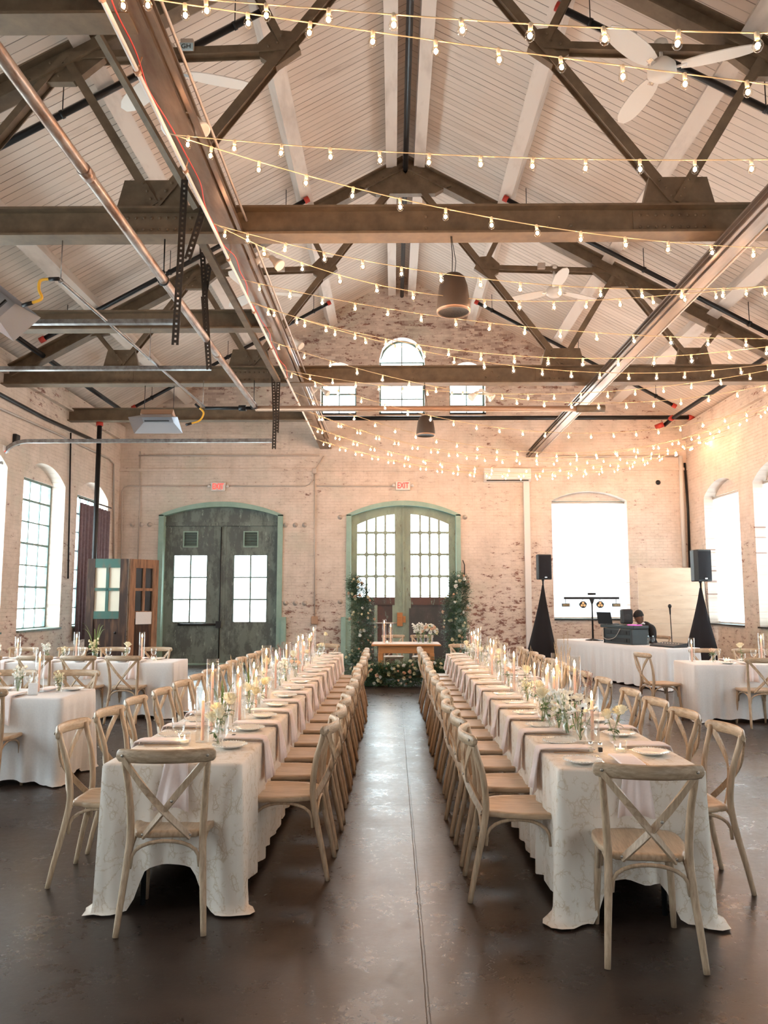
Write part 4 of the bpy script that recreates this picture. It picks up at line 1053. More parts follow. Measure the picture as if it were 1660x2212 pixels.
# ---------------------------------------------------------------- tables and cloths
def cloth(label, x0, x1, y0, y1, z=.765, hem=.05, hem_ends=.05, mat='cloth', seed=1, flare=.10, fold=.018, lam=.24, pool=.06, loc=None, rz=0, group='white tablecloths', name='tablecloth', soft=1.0):
    rnd = random.Random(seed); L, W = x1-x0, y1-y0
    base = Vector(((x0+x1)/2, (y0+y1)/2, 0)) if loc is None else Vector(loc)
    per = 2*(L+W); N_ = int(per/.030); cr = .035
    corners = [0, L, L+W, 2*L+W, per]
    def P(s):
        s %= per
        if s < L: return Vector((-L/2+s, -W/2, 0)), Vector((0,-1,0)), 0
        s -= L
        if s < W: return Vector((L/2, -W/2+s, 0)), Vector((1,0,0)), 1
        s -= W
        if s < L: return Vector((L/2-s, W/2, 0)), Vector((0,1,0)), 0
        s -= L; return Vector((-L/2, W/2-s, 0)), Vector((-1,0,0)), 1
    ph = [rnd.uniform(0, 6.28) for _ in range(6)]
    rows = 16; ringsT = []; ring_list = [[] for _ in range(rows+1)]; inner = []
    short = min(L, W); end_side = 0 if L < W else 1
    for i in range(N_):
        s = per*i/N_; p, nn, side = P(s)
        dc = min(abs(s-c) for c in corners); cid = min(range(5), key=lambda k_: abs(s-corners[k_]))
        # normal blends around the corner
        if dc < .10:
            a, b = P(s-.10)[1], P(s+.10)[1]; t = .5+ (s-corners[cid])/.20
            nn = (a*(1-t)+b*t).normalized()
        wc = math.exp(-(dc/.13)**2); w2 = math.exp(-((dc-.26)/.09)**2)
        f = fold*(math.sin(2*PI*s/lam+ph[0]+.9*math.sin(2*PI*s/1.3+ph[1]))+.6*math.sin(2*PI*s/(lam*.57)+ph[2])+.4*math.sin(2*PI*s/(lam*2.3)+ph[3]))
        f *= (.5+.5*math.sin(2*PI*s/1.9+ph[4])**2)
        hz = hem_ends if side == end_side else hem
        tt = min(1, max(0, (dc-.13)/.13)); hz = hz*tt*tt*(3-2*tt) + .012*math.sin(2*PI*s/.31+ph[5])*(1-wc)
        drop = z-max(hz, 0)+pool*wc
        inner.append(p*.0+Vector((p.x*(1-.04/(L/2)) , p.y*(1-.04/(W/2)), z)))
        for j in range(rows+1):
            q = j/rows; d = drop*q
            e = q**1.25
            off = .006+(flare*wc*e*soft) + f*min(1,q*1.8)*(.55+.6*q)*(1-.7*wc) - .028*w2*e*soft + .02*wc*math.sin(s*46+ph[1])*q
            zz = z-d
            if j == 0: off = -.004; zz = z
            if j == 1: zz = z-.012; off = .006
            if zz < .008:
                off += (.008-zz)*.9; zz = .008+.006*abs(math.sin(s*60))
            q_ = p+nn*off; ring_list[j].append(Vector((q_.x, q_.y, zz)))
    mb = MB(); rs = [[v for v in r_] for r_ in reversed(ring_list)]+[inner]
    mb.rings(rs, True, False, None, True)
    o_ = len(mb.v)-len(inner); mb.f.append(tuple(range(o_, o_+len(inner)))); mb.sm.append(False)
    o = mb.build(name, m[mat]); o.location = base; o.rotation_euler = (0,0,rz)
    return tag(o, label, 'tablecloth', group)
def folding_table(label, cx, cy, L, W, rz=0, z=.755, group='tables under the cloths'):
    o = thing('banquet_table', label, 'table', (cx, cy, 0), rz, group)
    b = MB(); b.rbox((0,0,z-.02),(L-.02,W-.02,.035),.02); b.build('tabletop', m['ply'], o)
    for sx in (-1, 1):
        for sy in (-1, 1):
            b = MB(); b.tube([(sx*(L/2-.2), sy*(W/2-.12), 0), (sx*(L/2-.2), sy*(W/2-.12), z-.04)], .015, 8); b.build('leg', m['dark_plastic'], o)
    return o
# two long tables either side of the aisle
LTX = (-1.56, -.82); RTX = (.86, 1.62); LY = (4.31, 12.95); RY = (4.20, 12.97)
folding_table('long banquet table left of the aisle, hidden under its cloth', sum(LTX)/2, sum(LY)/2, LTX[1]-LTX[0], LY[1]-LY[0], 0, .750)
folding_table('long banquet table right of the aisle, hidden under its cloth', sum(RTX)/2, sum(RY)/2, RTX[1]-RTX[0], RY[1]-RY[0], 0, .750)
cloth('ivory vine-embroidered cloth on the long table left of the aisle', *LTX, *LY, z=.762, hem=.06, hem_ends=.235, mat='vine_cloth', seed=3, flare=.030, pool=.05, fold=.014)
cloth('ivory vine-embroidered cloth on the long table right of the aisle', *RTX, *RY, z=.762, hem=.06, hem_ends=.20, mat='vine_cloth', seed=8, flare=.035, pool=.06, fold=.014)

# ---------------------------------------------------------------- table ware prototypes
def make_napkin():
    t = MB(); prof = [(-.30,.010),(-.29,.016),(-.20,.017),(-.08,.016),(-.015,.015),(.010,.010),(.019,-.012),(.024,-.05),(.032,-.10),(.040,-.16),(.046,-.215)]
    # x across, y outward (person side), folded strip that hangs off the edge
    rs = []
    for k_, (y, z) in enumerate(prof):
        w = .062+(.030*max(0, (-z)/.2))
        row = []
        for i in range(13):
            u = i/12*2-1; rip = .010*math.sin(u*5.5+.6)*max(0, -z)/.2*1.6+.003*math.sin(u*9)*(1 if z < 0 else .4)
            row.append((u*w+.012*max(0,-z)/.2, y+rip, z-(.02*abs(u) if k_ == len(prof)-1 else 0)))
        rs.append(row)
    t.rings(rs, False, False, None, True)
    o = t.build('napkin', m['napkin']); md = o.modifiers.new('t','SOLIDIFY'); md.thickness = .007; md.offset = 1
    tag(o, 'x', 'napkin'); return o
def make_napkin_flat():
    t = MB(); 
    t.rbox((0,0,.010),(.11,.24,.016),.006); o = t.build('folded_napkin', m['napkin']); tag(o, 'x', 'napkin'); return o
def make_plate():
    t = MB(); t.lathe([(.001,.006),(.045,.006),(.058,.008),(.075,.014),(.100,.019),(.104,.021),(.104,.018),(.074,.009),(.06,.002),(.001,.001)], 28)
    # beaded rim
    for k_ in range(36):
        a = 2*PI*k_/36; t.ball((.101*math.cos(a),.101*math.sin(a),.0205), .0042, 5, 3)
    o = t.build('bread_plate', m['plate']); tag(o, 'x', 'plate'); return o
def make_fork():
    t = MB(); t.sweep([(0,-.10,.004),(0,-.05,.005),(0,.02,.006),(0,.045,.008)], [(-.004,-.001),(.004,-.001),(.004,.001),(-.004,.001)], (0,0,1), scales=[1.8,1.1,.8,1.6])
    t.sweep([(0,.045,.008),(0,.06,.006)], [(-.011,-.0012),(.011,-.0012),(.011,.0012),(-.011,.0012)])
    for x in (-.009,-.003,.003,.009): t.sweep([(x,.058,.006),(x,.08,.007),(x*.9,.10,.011)], [(-.0016,-.001),(.0016,-.001),(.0016,.001),(-.0016,.001)])
    o = t.build('fork', m['silver']); tag(o, 'x', 'fork'); return o
def make_knife():
    t = MB(); t.sweep([(0,-.11,.005),(0,-.04,.006),(0,0,.006),(0,.06,.005),(0,.115,.004)], [(-.007,-.002),(.007,-.002),(.007,.002),(-.007,.002)], (0,0,1), scales=[1,.9,.7,1.1,.3])
    o = t.build('knife', m['bronze']); tag(o, 'x', 'knife'); return o
def make_goblet():
    o = thing('water_goblet', 'x', 'glass')
    b = MB(); b.lathe([(.034,.001),(.034,.003),(.012,.005),(.0045,.010),(.0038,.065),(.006,.075),(.024,.090),(.036,.112),(.040,.140),(.037,.178),(.0355,.178),(.0385,.140),(.0345,.113),(.022,.093),(.001,.084)], 20); b.build('glass_body', m['glass'], o)
    b = MB(); b.lathe([(.001,.086),(.021,.094),(.033,.114),(.0375,.135),(.001,.136)], 16); b.build('water', m['glass'], o)
    return o
NAP, PLATE, FORK, KNIFE, GOB = make_napkin(), make_plate(), make_fork(), make_knife(), make_goblet()
def setting(x, y, face, z, where, gob=True, plate=True, flip=1):
    """person sits outside the edge point (x, y) and looks along angle face"""
    f = Vector((math.cos(face), math.sin(face), 0)); l = Vector((-f.y, f.x, 0))
    j = lambda a: random.uniform(-a, a)
    rz = face-PI/2
    p = Vector((x, y, z))
    place(NAP, p+l*j(.012)+Vector((0,0,.001)), rz+PI+j(.04), 'blush napkin hanging at place '+where, 'blush napkins at the place settings')
    if plate:
        place(PLATE, p+f*.155+l*(.235+j(.015))+Vector((0,0,.001)), rz+j(1), 'small white plate at place '+where, 'small plates at the place settings')
        place(FORK, p+f*.19+l*(.125+j(.012))+Vector((0,0,.001)), rz+PI*0+j(.15), 'fork at place '+where, 'forks at the place settings')
    place(KNIFE, p+f*.17-l*(.078+j(.008))+Vector((0,0,.001)), rz+j(.08), 'bronze knife at place '+where, 'knives at the place settings')
    if gob: place(GOB, p+f*(.27+j(.02))-l*(.16+j(.03))+Vector((0,0,.001)), j(3), 'stemmed water glass at place '+where, 'water glasses at the place settings')
ZT = .765
def side_run(ex, face, n, y0, pitch, cx, cface, table, side, gap=None):
    for i in range(n):
        y = y0+pitch*i+(gap if gap and i >= 4 else 0)
        wh = '%s from the front, %s side of %s' % (ORD[i].replace('nearest','first'), side, table)
        chair(cx+random.uniform(-.02,.02), y+random.uniform(-.02,.02), cface, 'whitewashed cross-back chair, %s' % wh)
        setting(ex, y+.02, face, ZT, wh)
LT, RT = 'left long table', 'right long table'
side_run(LTX[1], PI, 13, 5.00, .60, -.69, WEST, LT, 'aisle')
side_run(LTX[0], 0, 13, 4.88, .60, -1.68, EAST, LT, 'outer')
side_run(RTX[0], 0, 14, 4.68, .60, .715, EAST, RT, 'aisle')
side_run(RTX[1], PI, 13, 4.80, .62, 1.71, WEST, RT, 'outer', .33)
chair(-1.165, 4.32, .07, 'whitewashed cross-back chair at the near end of the left long table')
chair(1.20, 3.985, -.09, 'whitewashed cross-back chair at the near end of the right long table')
chair(1.18, 13.10, SOUTH, 'cross-back chair at the far end of the right long table')
chair(-1.15, 13.10, SOUTH, 'cross-back chair at the far end of the left long table')
setting(-1.17, LY[0], PI/2, ZT, 'at the near end of the left long table', plate=False)
setting(1.26, RY[0], PI/2, ZT, 'at the near end of the right long table', gob=False)
setting(-1.17, LY[1], -PI/2, ZT, 'at the far end of the left long table'); setting(1.24, RY[1], -PI/2, ZT, 'at the far end of the right long table')

# side tables
def rect_table(nm, x0, x1, y0, y1, seed, front, back, endc=None, hem=.05):
    cx, cy = (x0+x1)/2, (y0+y1)/2
    folding_table('banquet table hidden under the cloth of the %s' % nm, cx, cy, x1-x0, y1-y0)
    cloth('plain white floor-length cloth on the %s' % nm, x0, x1, y0, y1, seed=seed, hem=hem, hem_ends=hem, flare=.03, fold=.020, pool=.01)
    for i, (x, r_) in enumerate(front):
        wh = '%s from the %s, near side of %s' % (ORD[i].replace('nearest','first'), 'right' if x0 < 0 else 'left', nm)
        chair(x, y0-.14+r_, NORTH, 'cross-back chair '+wh); setting(x+.02, y0, PI/2, ZT+.003, wh)
    for i, (x, r_) in enumerate(back):
        wh = '%s from the %s, far side of %s' % (ORD[i].replace('nearest','first'), 'right' if x0 < 0 else 'left', nm)
        chair(x, y1+.14+r_, SOUTH, 'cross-back chair '+wh); setting(x+.02, y1, -PI/2, ZT+.003, wh)
rect_table('nearer left table', -5.4, -2.95, 7.08, 7.84, 21, [(-3.50,-.0),(-4.25,0)], [(-3.36,.15),(-4.02,.15),(-4.75,.12)])
rect_table('further left table', -6.6, -3.06, 11.0, 11.76, 22, [(-3.62,-.02),(-4.22,-.02),(-4.82,0),(-5.5,.0),(-6.2,0)], [(-3.72,.25),(-4.38,.25),(-5.05,.25),(-5.8,.2)])
rect_table('right edge table', 4.06, 7.0, 10.75, 11.55, 23, [(4.78,-.05),(5.55,-.05),(6.2,0)], [(4.75,.2),(5.4,.2),(6.1,.2)])
chair(3.80, 11.35, EAST+.15, 'whitewashed cross-back chair at the left end of the table at the right edge')

# ---------------------------------------------------------------- centrepieces
def make_taper(h, nm):
    o = thing('taper_candle', 'x', 'candle')
    b = MB(); b.lathe([(.011,0),(.0112,.01),(.0105,h*.5),(.0095,h-.004),(.006,h),(.001,h-.001)], 12); b.build('wax', m['candle_wax'], o)
    b = MB(); b.tube([(0,0,h-.002),(.001,0,h+.006),(.003,0,h+.012)], .0012, 5); b.build('wick', m['wick'], o)
    b = MB(); b.lathe([(.001,h+.004),(.005,h+.010),(.0075,h+.020),(.0065,h+.032),(.0035,h+.045),(.0006,h+.056)], 10); b.build('flame', m['flame'], o)
    return o
def make_cyl(h):
    t = MB(); R = .040
    t.lathe([(.001,.0),(R,.0),(R,h),(R-.0025,h),(R-.0025,.008),(.001,.008)], 24)
    t.lathe([(.018,.008),(.016,.030),(.012,.030)], 12)
    o = t.build('hurricane_glass', m['glass']); tag(o, 'x', 'glass cylinder'); return o
TAPERS = [make_taper(h, '') for h in (.245, .315, .385)]; CYLS = [make_cyl(h) for h in (.335, .405, .475)]
def candle(x, y, k_, where, z=ZT):
    place(CYLS[k_], (x, y, z+.001), 0, 'clear glass cylinder of the candle '+where, 'glass cylinders around the candles')
    place(TAPERS[k_], (x+random.uniform(-.003,.003), y, z+.010), random.uniform(0,6), 'lit blush taper candle '+where, 'lit taper candles')
def make_votive():
    o = thing('votive_candle', 'x', 'votive candle')
    b = MB(); b.lathe([(.001,0),(.030,0),(.036,.012),(.038,.07),(.0365,.07),(.034,.014),(.001,.008)], 18); b.build('glass_cup', m['glass'], o)
    b = MB(); b.lathe([(.001,.009),(.026,.009),(.026,.026),(.001,.027)], 14); b.build('wax', m['wax_white'], o)
    b = MB(); b.lathe([(.001,.028),(.004,.033),(.0045,.040),(.0006,.055)], 8); b.build('flame', m['flame'], o)
    return o
VOT = make_votive()
def votive(x, y, where, z=ZT): place(VOT, (x, y, z+.001), random.uniform(0,6), 'small lit votive in a clear cup '+where, 'lit votives on the tables')
def make_vase(kind):
    t = MB()
    if kind == 0: prof = [(.001,0),(.026,0),(.029,.01),(.029,.12),(.027,.12),(.027,.012),(.001,.008)]
    elif kind == 1: prof = [(.001,0),(.028,.002),(.036,.025),(.030,.055),(.012,.085),(.011,.115),(.016,.13),(.014,.13),(.009,.115),(.010,.085),(.028,.055),(.033,.026),(.001,.008)]
    else: prof = [(.001,0),(.034,0),(.038,.01),(.038,.16),(.036,.16),(.035,.012),(.001,.008)]
    t.lathe(prof, 18); o = t.build(['bud_vase','bottle_vase','cylinder_vase'][kind], m['glass']); tag(o, 'x', 'vase'); return o
VASES = [make_vase(i) for i in range(3)]
# ---- flowers
def petal(mb, M, L, W, cup=.3, n=4):
    rs = []
    for i in range(n+1):
        q = i/n; w = W*math.sin(PI*min(q*.86+.10, 1))**.8*.5; y = L*q; z = cup*L*q*q
        rs.append([M @ Vector((-w, y, z+w*.5)), M @ Vector((0, y, z)), M @ Vector((w, y, z+w*.5))])
    mb.rings(rs, False, False, None, True)
def bloom_mesh(mb, c, r, tilt, kind):
    """kind 0 dahlia, 1 rose, 2 anemone, 3 small filler blossom"""
    T = Matrix.Translation(c) @ Euler(tilt).to_matrix().to_4x4()
    if kind == 0:
        N_ = 62
        for i in range(N_):
            q = i/N_; a = i*2.39996; el = .05+1.35*(1-q)**.8
            M4 = T @ Matrix.Rotation(a, 4, 'Z') @ Matrix.Translation((0, r*.12*q, r*.35*(1-q)*.9)) @ Matrix.Rotation(el, 4, 'X')
            petal(mb, M4, r*(.48+.46*q), r*.36, .42, 3)
        mb.ball(T @ Vector((0,0,r*.15)), r*.42, 7, 5)
    elif kind == 1:
        for i in range(20):
            q = i/20; a = i*2.39996; el = .35+1.15*(1-q)
            M4 = T @ Matrix.Rotation(a, 4, 'Z') @ Matrix.Translation((0, r*.10, -r*.25*q)) @ Matrix.Rotation(el, 4, 'X')
            petal(mb, M4, r*(.6+.35*q), r*1.0, .25, 3)
        mb.ball(T @ Vector((0,0,r*.1)), r*.42, 7, 5, (1,1,1.2))
    elif kind == 2:
        for i in range(8):
            M4 = T @ Matrix.Rotation(i*PI/4+.1*(i%2), 4, 'Z') @ Matrix.Translation((0,r*.05,(i%2)*r*.05)) @ Matrix.Rotation(.3, 4, 'X'); petal(mb, M4, r, r*.72, .2, 3)
    else:
        for i in range(5):
            M4 = T @ Matrix.Rotation(i*2*PI/5, 4, 'Z') @ Matrix.Rotation(.55, 4, 'X'); petal(mb, M4, r, r*.8, .3, 2)
def leaf(mb, base, d, L, W, droop=.2):
    d = Vector(d).normalized(); side = d.cross(Vector((0,0,1)))
    side = side.normalized() if side.length > .05 else Vector((1,0,0)); rs = []
    for q, w in ((0,.08),(.3,.85),(.6,.9),(1,.05)):
        p = Vector(base)+d*L*q-Vector((0,0,droop*L*q*q)); rs.append([p-side*w*W/2+Vector((0,0,.1*W)), p, p+side*w*W/2+Vector((0,0,.1*W))])
    mb.rings(rs, False, False, None, True)
def stem_curve(p0, p1, bow):
    p0, p1 = Vector(p0), Vector(p1); md = (p0+p1)/2+Vector(bow); return [(1-t)**2*p0+2*t*(1-t)*md+t*t*p1 for t in lin(0,1,7)]
def make_flower(kind, n, H, spread, rr, mat, seed, leaves=3, eye=False, foot=.008):
    """cut flowers to stand in a vase: stems, blooms and leaves as parts"""
    R = random.Random(seed); o = thing('cut_flowers', 'x', 'flowers')
    lf = MB(); st_b = MB()
    for i in range(n):
        a = R.uniform(0, 6.28); s = spread*R.uniform(.3,1) if n > 1 else spread*.4
        tip = (s*math.cos(a), s*math.sin(a), H*R.uniform(.78,1.0) if n > 1 else H)
        c = stem_curve((R.uniform(-.008,.008),R.uniform(-.008,.008),foot), tip, (R.uniform(-.02,.02),R.uniform(-.02,.02),.02))
        s_ = MB(); s_.tube(c, .0018, 5); s_.build('stem', m['stem'], o)
        b = MB(); tl = (R.uniform(-.6,.6), R.uniform(-.6,.6), 0)
        if kind == 3:
            for q in range(9):
                t = 1-q*.07; pp = c[-1].lerp(c[3], q*.11); bloom_mesh(b, pp+Vector((R.uniform(-.022,.022),R.uniform(-.022,.022),R.uniform(-.01,.02))), rr*R.uniform(.8,1.2), (R.uniform(-1.5,1.5),R.uniform(-1.5,1.5),R.uniform(0,6)), 3)
        else: bloom_mesh(b, c[-1], rr*R.uniform(.88,1.1), tl, kind)
        bl = b.build('bloom', m[mat], o)
        if eye: e = MB(); e.ball(c[-1]+Vector((0,0,.006)), .009, 7, 5); e.build('bloom_eye', m['bloom_eye'], bl)
        for q in range(leaves):
            pp = c[R.choice([2,3,4])]; aa = R.uniform(0,6.28); leaf(lf, pp, (math.cos(aa), math.sin(aa), R.uniform(.1,.8)), R.uniform(.04,.065), .026, .5)
    if leaves: lf.build('leaves', m['leaf'], o)
    return o
FL = [make_flower(0,1,.175,.0,.060,'bloom_cream',1,5), make_flower(0,2,.26,.06,.062,'bloom_cream',2,6), make_flower(1,3,.20,.06,.044,'bloom_cream',3,5),
      make_flower(2,6,.20,.09,.038,'bloom_white',4,1,True), make_flower(3,7,.24,.085,.019,'bloom_white',5,1), make_flower(1,3,.19,.05,.040,'bloom_peach',6,4), make_flower(3,5,.18,.06,.017,'bloom_cream',7,2),
      make_flower(0,1,.31,.02,.052,'bloom_cream',8,4), make_flower(0,3,.21,.085,.058,'bloom_cream',9,3)]
FN = ['single cream dahlia','pair of cream dahlias','cream garden roses','white anemones with dark centres','white sweet peas','peach roses','small cream blossoms','tall cream dahlia on a long stem','three cream dahlias']
def make_grass(kind, seed):
    R = random.Random(seed); o = thing('dried_grass', 'x', 'dried grass')
    if kind == 0:     # feathery pampas bundle
        for i in range(3):
            c = stem_curve((0,0,.01), (R.uniform(-.03,.03), R.uniform(-.03,.03), .42+R.uniform(-.04,.03)), (.01,.01,.0)); s = MB(); s.tube(c, .0015, 5); s.build('stem', m['grass_dry'], o)
            p = MB()
            for k_ in range(70):
                q = R.uniform(.55,1); b_ = c[3].lerp(c[-1], (q-.5)/.5); a = R.uniform(0,6.28); p.tube([b_, b_+Vector((.03*math.cos(a)*(1.1-q)*2+.006*math.cos(a), .03*math.sin(a)*(1.1-q)*2+.006*math.sin(a), .03))], [.0012,.0004], 3, False)
            p.build('plume', m['pampas'], o)
    elif kind == 1:   # thin arching wheat-like spray
        for i in range(7):
            a = -.4+R.uniform(-.5,.5); c = stem_curve((0,0,.01), (.05*math.cos(i)+.02, .05*math.sin(i), .43+R.uniform(-.05,.05)), (.0,.0,.03)); s = MB(); s.tube(c, .0010, 4)
            for k_ in range(22):
                b_ = c[4].lerp(c[-1], k_/22); aa = R.uniform(0,6.28); s.tube([b_, b_+Vector((.008*math.cos(aa),.008*math.sin(aa),.022))], [.0012,.0004], 3, False)
            s.build('grass_stalk', m['grass_dry'], o)
    elif kind == 2:   # fine red branching grass
        for i in range(4):
            c = stem_curve((0,0,.01), (R.uniform(-.07,.07), R.uniform(-.07,.07), .36+R.uniform(-.05,.05)), (.0,.0,.05)); s = MB(); s.tube(c, .0009, 4)
            for k_ in range(24):
                b_ = c[3].lerp(c[-1], R.random()); d = Vector((R.uniform(-1,1),R.uniform(-1,1),R.uniform(.2,1))).normalized()*R.uniform(.02,.05); s.tube([b_, b_+d], .0006, 3, False); s.ball(b_+d, .0024, 4, 3)
            s.build('grass_stalk', m['grass_red'], o)
    else:             # green arching blades
        for i in range(6):
            a = R.uniform(0,6.28); c = stem_curve((0,0,.01), (.14*math.cos(a), .14*math.sin(a), .26+R.uniform(-.06,.1)), (-.02*math.cos(a),-.02*math.sin(a),.16)); s = MB()
            s.sweep(c, [(-.0035,-.0006),(.0035,-.0006),(0,.0008)], (0,0,1), scales=[1,1.2,1.3,1.3,1.1,.8,.3]); s.build('grass_blade', m['stem'], o)
    return o
GR = [make_grass(i, 40+i) for i in range(4)]; GN = ['feathery cream pampas plumes','tall dried wheat-coloured grass','fine reddish branching grass','arching green grass blades']
FS = ['single dahlia','dahlia pair','garden roses','dark-centred anemones','white sweet peas','peach roses','small cream blossoms','long-stemmed dahlia','three cream dahlias']
GS = ['feathery cream plumes','wheat-coloured grass','fine reddish grass','arching green grass']
VN = ['straight bud vase','narrow-necked bottle vase','wider straight vase']; VC = {}
def vase_with(x, y, vk, fk, where, z=ZT, gk=None, rot=None, sc=None):
    rot = random.uniform(0,6.28) if rot is None else rot
    place(VASES[vk], (x, y, z+.001), 0, 'clear %s %s' % (VN[vk], where), 'small glass vases on the tables')
    if fk is not None: place(FL[fk], (x, y, z+.004), rot, '%s in a vase %s' % (FS[fk], where), 'flowers in the bud vases', sc)
    if gk is not None: place(GR[gk], (x, y, z+.004), rot+1, '%s in a vase %s' % (GS[gk], where), 'dried grasses in the vases', sc)
# left long table, first metres measured, the rest repeats the same rhythm
R5 = random.Random(11)
def runner(cx, y0, y1, table, seed, step=.205):
    R = random.Random(seed); y = y0; i = 0; cnt = dict(c=3 if table == LT else 4, v=1, f=6 if table == LT else 11, g=2)
    kinds = ['c','f','v','c','f','g','c','f','c','v','f','c','f','g']
    while y < y1:
        k_ = kinds[i % len(kinds)]; x = cx+R.uniform(-.085,.085); kk_ = 'f' if k_ == 'g' else k_; cnt[kk_] += 1
        wh = '%s from the front, middle of %s' % (ORD[cnt[kk_]-1].replace('nearest','first'), table)
        if k_ == 'c': candle(x, y, R.choice([0,1,1,2]), wh)
        elif k_ == 'v': votive(x+R.uniform(-.04,.04), y, wh)
        elif k_ == 'f': vase_with(x, y, R.choice([0,1,2]), R.choice([0,1,2,3,4,5,6,7,8]), wh, sc=None)
        else: vase_with(x, y, 2, R.choice([None,6]), wh, gk=R.choice([0,1,2,3]))
        i += 1; y += step*R.uniform(.62,1.15)
wl = 'at front of left long table'
candle(-1.185, 4.95, 0, 'closest to the camera on the left long table')
vase_with(-1.10, 4.98, 1, 0, 'beside the first candle of the left long table')
vase_with(-1.05, 4.80, 0, 8, wl+', beside the first glass', sc=(.9,.9,.9))
votive(-1.27, 4.86, 'beside the first candle of the left long table')
vase_with(-1.10, 5.16, 2, 1, wl+', behind the first candle')
vase_with(-1.17, 5.42, 2, None, wl+', third glass row', gk=3)
vase_with(-1.12, 5.55, 2, None, wl+', fourth glass row', gk=1)
candle(-1.22, 5.35, 2, 'second from the camera on the left long table')
candle(-1.11, 5.75, 0, 'third from the camera on the left long table')
runner(-1.18, 5.9, 12.6, LT, 5)
wr = 'at front of right long table'
votive(1.30, 4.62, 'closest to the camera on the right long table')
candle(1.235, 4.98, 0, 'closest to the camera on the right long table')
vase_with(1.36, 4.96, 0, 8, wr+', right of first candle')
vase_with(1.16, 4.98, 0, 3, wr+', left of the first candle')
vase_with(1.13, 5.22, 1, 4, wr+', nearest sweet peas', sc=(1.15,1.15,1.15))
vase_with(1.22, 5.36, 2, 3, wr+', behind the first candle', sc=(1.15,1.15,1.15))
vase_with(1.08, 5.52, 0, 1, wr+', left in white cluster')
vase_with(1.10, 5.36, 0, 6, wr+', inside white cluster')
vase_with(1.18, 5.48, 1, 3, wr+', back of white cluster')
vase_with(1.05, 5.66, 0, 4, wr+', left rear of cluster')
vase_with(1.12, 5.86, 0, 2, wr+', behind white cluster')
vase_with(1.31, 5.50, 2, None, wr+', right of white cluster', gk=2)
vase_with(1.24, 5.75, 2, None, wr+', beside tall candles', gk=1, sc=(1.2,1.2,1.35))
candle(1.28, 5.62, 2, 'second from the camera on the right long table')
candle(1.22, 5.95, 2, 'third from the camera on the right long table')
candle(1.16, 5.78, 1, 'fourth from the camera on the right long table')
vase_with(1.15, 6.05, 0, 5, wr+', nearest peach roses')
runner(1.20, 6.15, 12.6, RT, 9)
# salt and pepper, card stands
def shaker(x, y, dark, where):
    o = thing('pepper_shaker' if dark else 'salt_shaker', ('small glass pepper shaker ' if dark else 'small glass salt shaker ')+where, 'shaker', (x, y, ZT+.001))
    b = MB(); b.rbox((0,0,.022),(.030,.030,.044),.006); b.build('glass_body', m['glass'], o)
    b = MB(); b.rbox((0,0,.015),(.024,.024,.026),.005); b.build('filling', m['black_iron'] if dark else m['wax_white'], o)
    b = MB(); b.lathe([(.013,.044),(.013,.052),(.008,.058),(.001,.059)], 10); b.build('cap', m['chrome'], o)
shaker(1.19,4.64,True,'beside the nearest votive of the right long table'); shaker(1.14,4.66,False,'beside the nearest votive of the right long table')
shaker(-1.01,5.06,True,'near the front of the left long table'); shaker(-1.05,5.10,False,'near the front of the left long table')
# side tables
for (x0, x1, yc, nm, zz) in ((-5.2,-3.1,7.46,'nearer left table',ZT),(-6.4,-3.2,11.4,'further left table',ZT),(4.2,6.9,11.15,'right edge table',ZT)):
    R = random.Random(int(yc*10)); x = x0+.05 if x0 < 0 else x0; i = 0; kk = ['c','f','v','f','c','v','f','f']
    xs_ = []
    while x < x1:
        q = kk[i % 8]; w_ = '%s from the %s on the %s' % (ORD[i].replace('nearest','first'), 'left', nm)
        y = yc+R.uniform(-.08,.08)
        if q == 'c': candle(x, y, R.choice([0,1,1]), w_)
        elif q == 'v': votive(x, y, w_)
        else: vase_with(x, y, R.choice([0,1]), R.choice([0,1,4,5,6,2]), w_)
        i += 1; x += R.uniform(.17,.27)
vase_with(-4.33, 11.45, 2, 6, 'on the further left table', gk=3, sc=(1.5,1.5,1.6))
def card(x, y, rz, where):
    o = thing('table_sign', 'small blank table sign '+where, 'table sign', (x, y, ZT+.001), rz)
    b = MB(); b.rbox((0,0,.055),(.085,.010,.11),.004); b.build('panel', m['cloth'], o); b = MB(); b.rbox((0,0,.006),(.08,.05,.012),.004); b.build('sign_base', m['glass'], o)
card(-3.32,7.30,.1,'standing on the nearer table at the left edge'); card(5.75,11.0,0,'standing on the table at the right edge')

# ---------------------------------------------------------------- head table and its flowers
o = thing('farm_table', 'small orange-brown wooden head table in front of the glazed doors', 'table', (.25, 15.85, 0))
b = MB(); b.rbox((0,0,.755),(1.36,.92,.035),.012); b.build('tabletop', m['farm_wood'], o)
b = MB(); b.rbox((0,-.36,.665),(1.08,.03,.14),.01); b.build('apron', m['farm_wood'], o)
b = MB(); b.rbox((0,.36,.665),(1.08,.03,.14),.01); b.build('apron', m['farm_wood'], o)
for sx in (-1, 1):
    b = MB(); b.rbox((sx*.53,0,.665),(.03,.70,.14),.01); b.build('apron', m['farm_wood'], o)
    for sy in (-1, 1):
        b = MB(); b.rbox((sx*.50,sy*.33,.30),(.10,.10,.60),.015); b.build('leg', m['farm_wood'], o)
b = MB(); b.rbox((0,0,.12),(1.0,.08,.06),.01); b.build('stretcher', m['farm_wood'], o)
b = MB(); b.rbox((0,0,.7755),(1.30,.80,.006),.003); tag(b.build('table_runner', m['cloth']), 'white cloth lying on the wooden head table', 'table runner'); bpy.context.scene.objects['table_runner'].location = (.25,15.85,0)
chair(.0, 16.52, SOUTH, 'pale cross-back chair behind the head table, left one of the pair'); chair(.60, 16.52, SOUTH, 'pale cross-back chair behind the head table, right one of the pair')
